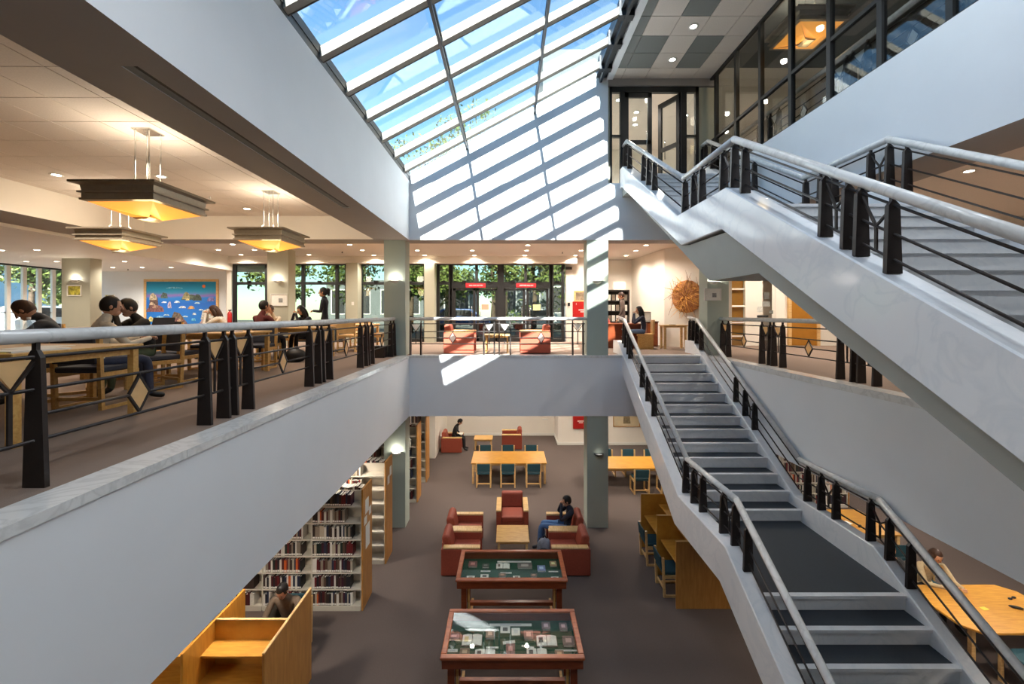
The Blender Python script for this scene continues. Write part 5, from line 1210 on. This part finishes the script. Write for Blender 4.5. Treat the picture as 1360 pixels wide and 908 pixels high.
# middle storey, right
person('brown-clad person standing at the leaflet rack behind the desk', (3.75, 13.9, 0), Pi*.4, stand(.18, 'down'), dict(top=(.38, .32, .29), leg=(.30, .26, .25)), hairmat='hairb', head_dir=(0, 1, -.5), k=1.04)
person('seated visitor in a dark jacket behind the stair railing', (3.97, 12.5, 0), Pi*.45, sit(.06, 'face', .02), dict(top=(.14, .16, .24), leg=(.35, .42, .55)), 'long', 'hair', True, head_dir=(0, 1, -.3))
vc = thing('reading_chair', 'pale wooden chair under the visitor in the dark jacket', 'chair', (4.02, 12.5, 0), Pi*.45)
part('seat', MB().box(-.25, -.22, .38, .25, .22, .44), M['oak'], vc); part('backrest', MB().box(-.25, -.26, .44, .25, -.22, .85), M['oak'], vc)
part('side_panel', MB().box(-.25, -.22, 0, -.22, .22, .38), M['oak'], vc); part('side_panel', MB().box(.22, -.22, 0, .25, .22, .38), M['oak'], vc)
person('person in a red top at the service desk beside the striped column', (2.95, 13.7, 0), Pi, sit(.2, 'table', .05), dict(top=(.70, .28, .24), leg=(.2, .2, .2)), hairmat='hairb', head_dir=(0, 1, -.6))
# lower storey
JM = sit(-.06, 'face', .0, ph=.43); JM['knl'] = (-.10, .52, .52); JM['anl'] = (-.12, .56, .08); JM['knr'] = (.10, .48, .48); JM['anr'] = (.12, .44, .08)
JM['chest'] = (0, -.14, .74); JM['neck'] = (0, -.12, .89); JM['head'] = (0, -.06, 1.00)
for q_ in ('shl', 'shr'): JM[q_] = (JM[q_][0], -.13, .81)
for q_, w_ in (('wrl', -.05), ('wrr', .05)): JM[q_] = (w_, .06, .90)
for q_, w_ in (('ell', -.22), ('elr', .22)): JM[q_] = (w_, .10, .66)
person('dark-haired man in navy pullover and blue jeans, hands at his mouth, in an armchair', (1.26, 9.60, ZL), h2, JM, dict(top=(.11, .12, .18), leg=(.30, .44, .62), shoe=(.2, .2, .22)), head_dir=(0, 1, -.35), k=1.03)
person('reader in black bent over a book in the far armchair', (-2.12, 16.35, ZL), -h2, sit(.18, 'lap', .04, ph=.48), dict(top=(.11, .10, .10), leg=(.09, .09, .10)), head_dir=(0, .8, -.7))
at_table('open_book', MB().prism([(-.13, 0), (0, .02), (.13, 0), (.13, .012), (0, .032), (-.13, .012)], 'y', -.09, .09), M['paper'], 'open white book held by the reader in the far armchair', 'book', -1.86, 16.35, ZL+.63, h2)
person('dark-haired reader behind the large carrel with a light scarf', (-3.40, 6.50, ZL), Pi, sit(.12, 'table', .03), dict(top=(.42, .36, .30), leg=(.25, .22, .2)), head_dir=(0, .8, -.6))
put(TEALC, -3.40, 6.60, ZL, Pi, 'teal chair under the reader behind the large carrel', GT)
t = thing('coat', 'dark jacket hanging over the chair behind the large carrel', 'coat', (-3.66, 6.68, ZL+.35))
part('coat_body', MB().ell((0, 0, .18), (.17, .12, .36)), paint('olive_coat', (.22, .20, .17), .8, .1, 20, .2), t); part('collar', MB().ell((.04, 0, .5), (.09, .07, .06)), paint('coat_lining', (.42, .36, .30), .8), t)
person('woman in a cream cardigan seated at the clipped-corner table', (7.35, 7.42, ZL), Pi, sit(.12, 'table', .03), dict(top=(.74, .66, .52), leg=(.12, .12, .14)), 'long', 'hairb', True, head_dir=(0, .9, -.5))
person('person in black seated left of the woman in the cream cardigan', (6.75, 7.55, ZL), Pi*.9, sit(.1, 'face', .03), dict(top=(.10, .10, .11), leg=(.12, .12, .14)), 'short', 'hairb', False, head_dir=(0, .9, -.4))
# backpack in front of the armchair
t = thing('backpack', 'grey and black backpack leaning against the armchair at the feet of the man in jeans', 'backpack', (.78, 9.12, ZL), -.2)
part('pack_body', MB().ell((0, 0, .22), (.17, .12, .23), nu=14, nv=10), paint('pack_grey', (.50, .52, .56), .7, .15, 14, .2), t)
part('front_pocket', MB().ell((0, -.10, .16), (.13, .06, .12), nu=12, nv=8), paint('pack_dark', (.12, .13, .16), .7, .1, 14, .2), t)
part('handle', MB().tube((-.04, 0, .44), (.0, 0, .49), .012).tube((0, 0, .49), (.04, 0, .44), .012), M['black'], t)
part('strap', MB().tube((-.12, .08, .38), (-.16, .13, .1), .018).tube((.12, .08, .38), (.16, .13, .1), .018), M['black'], t)
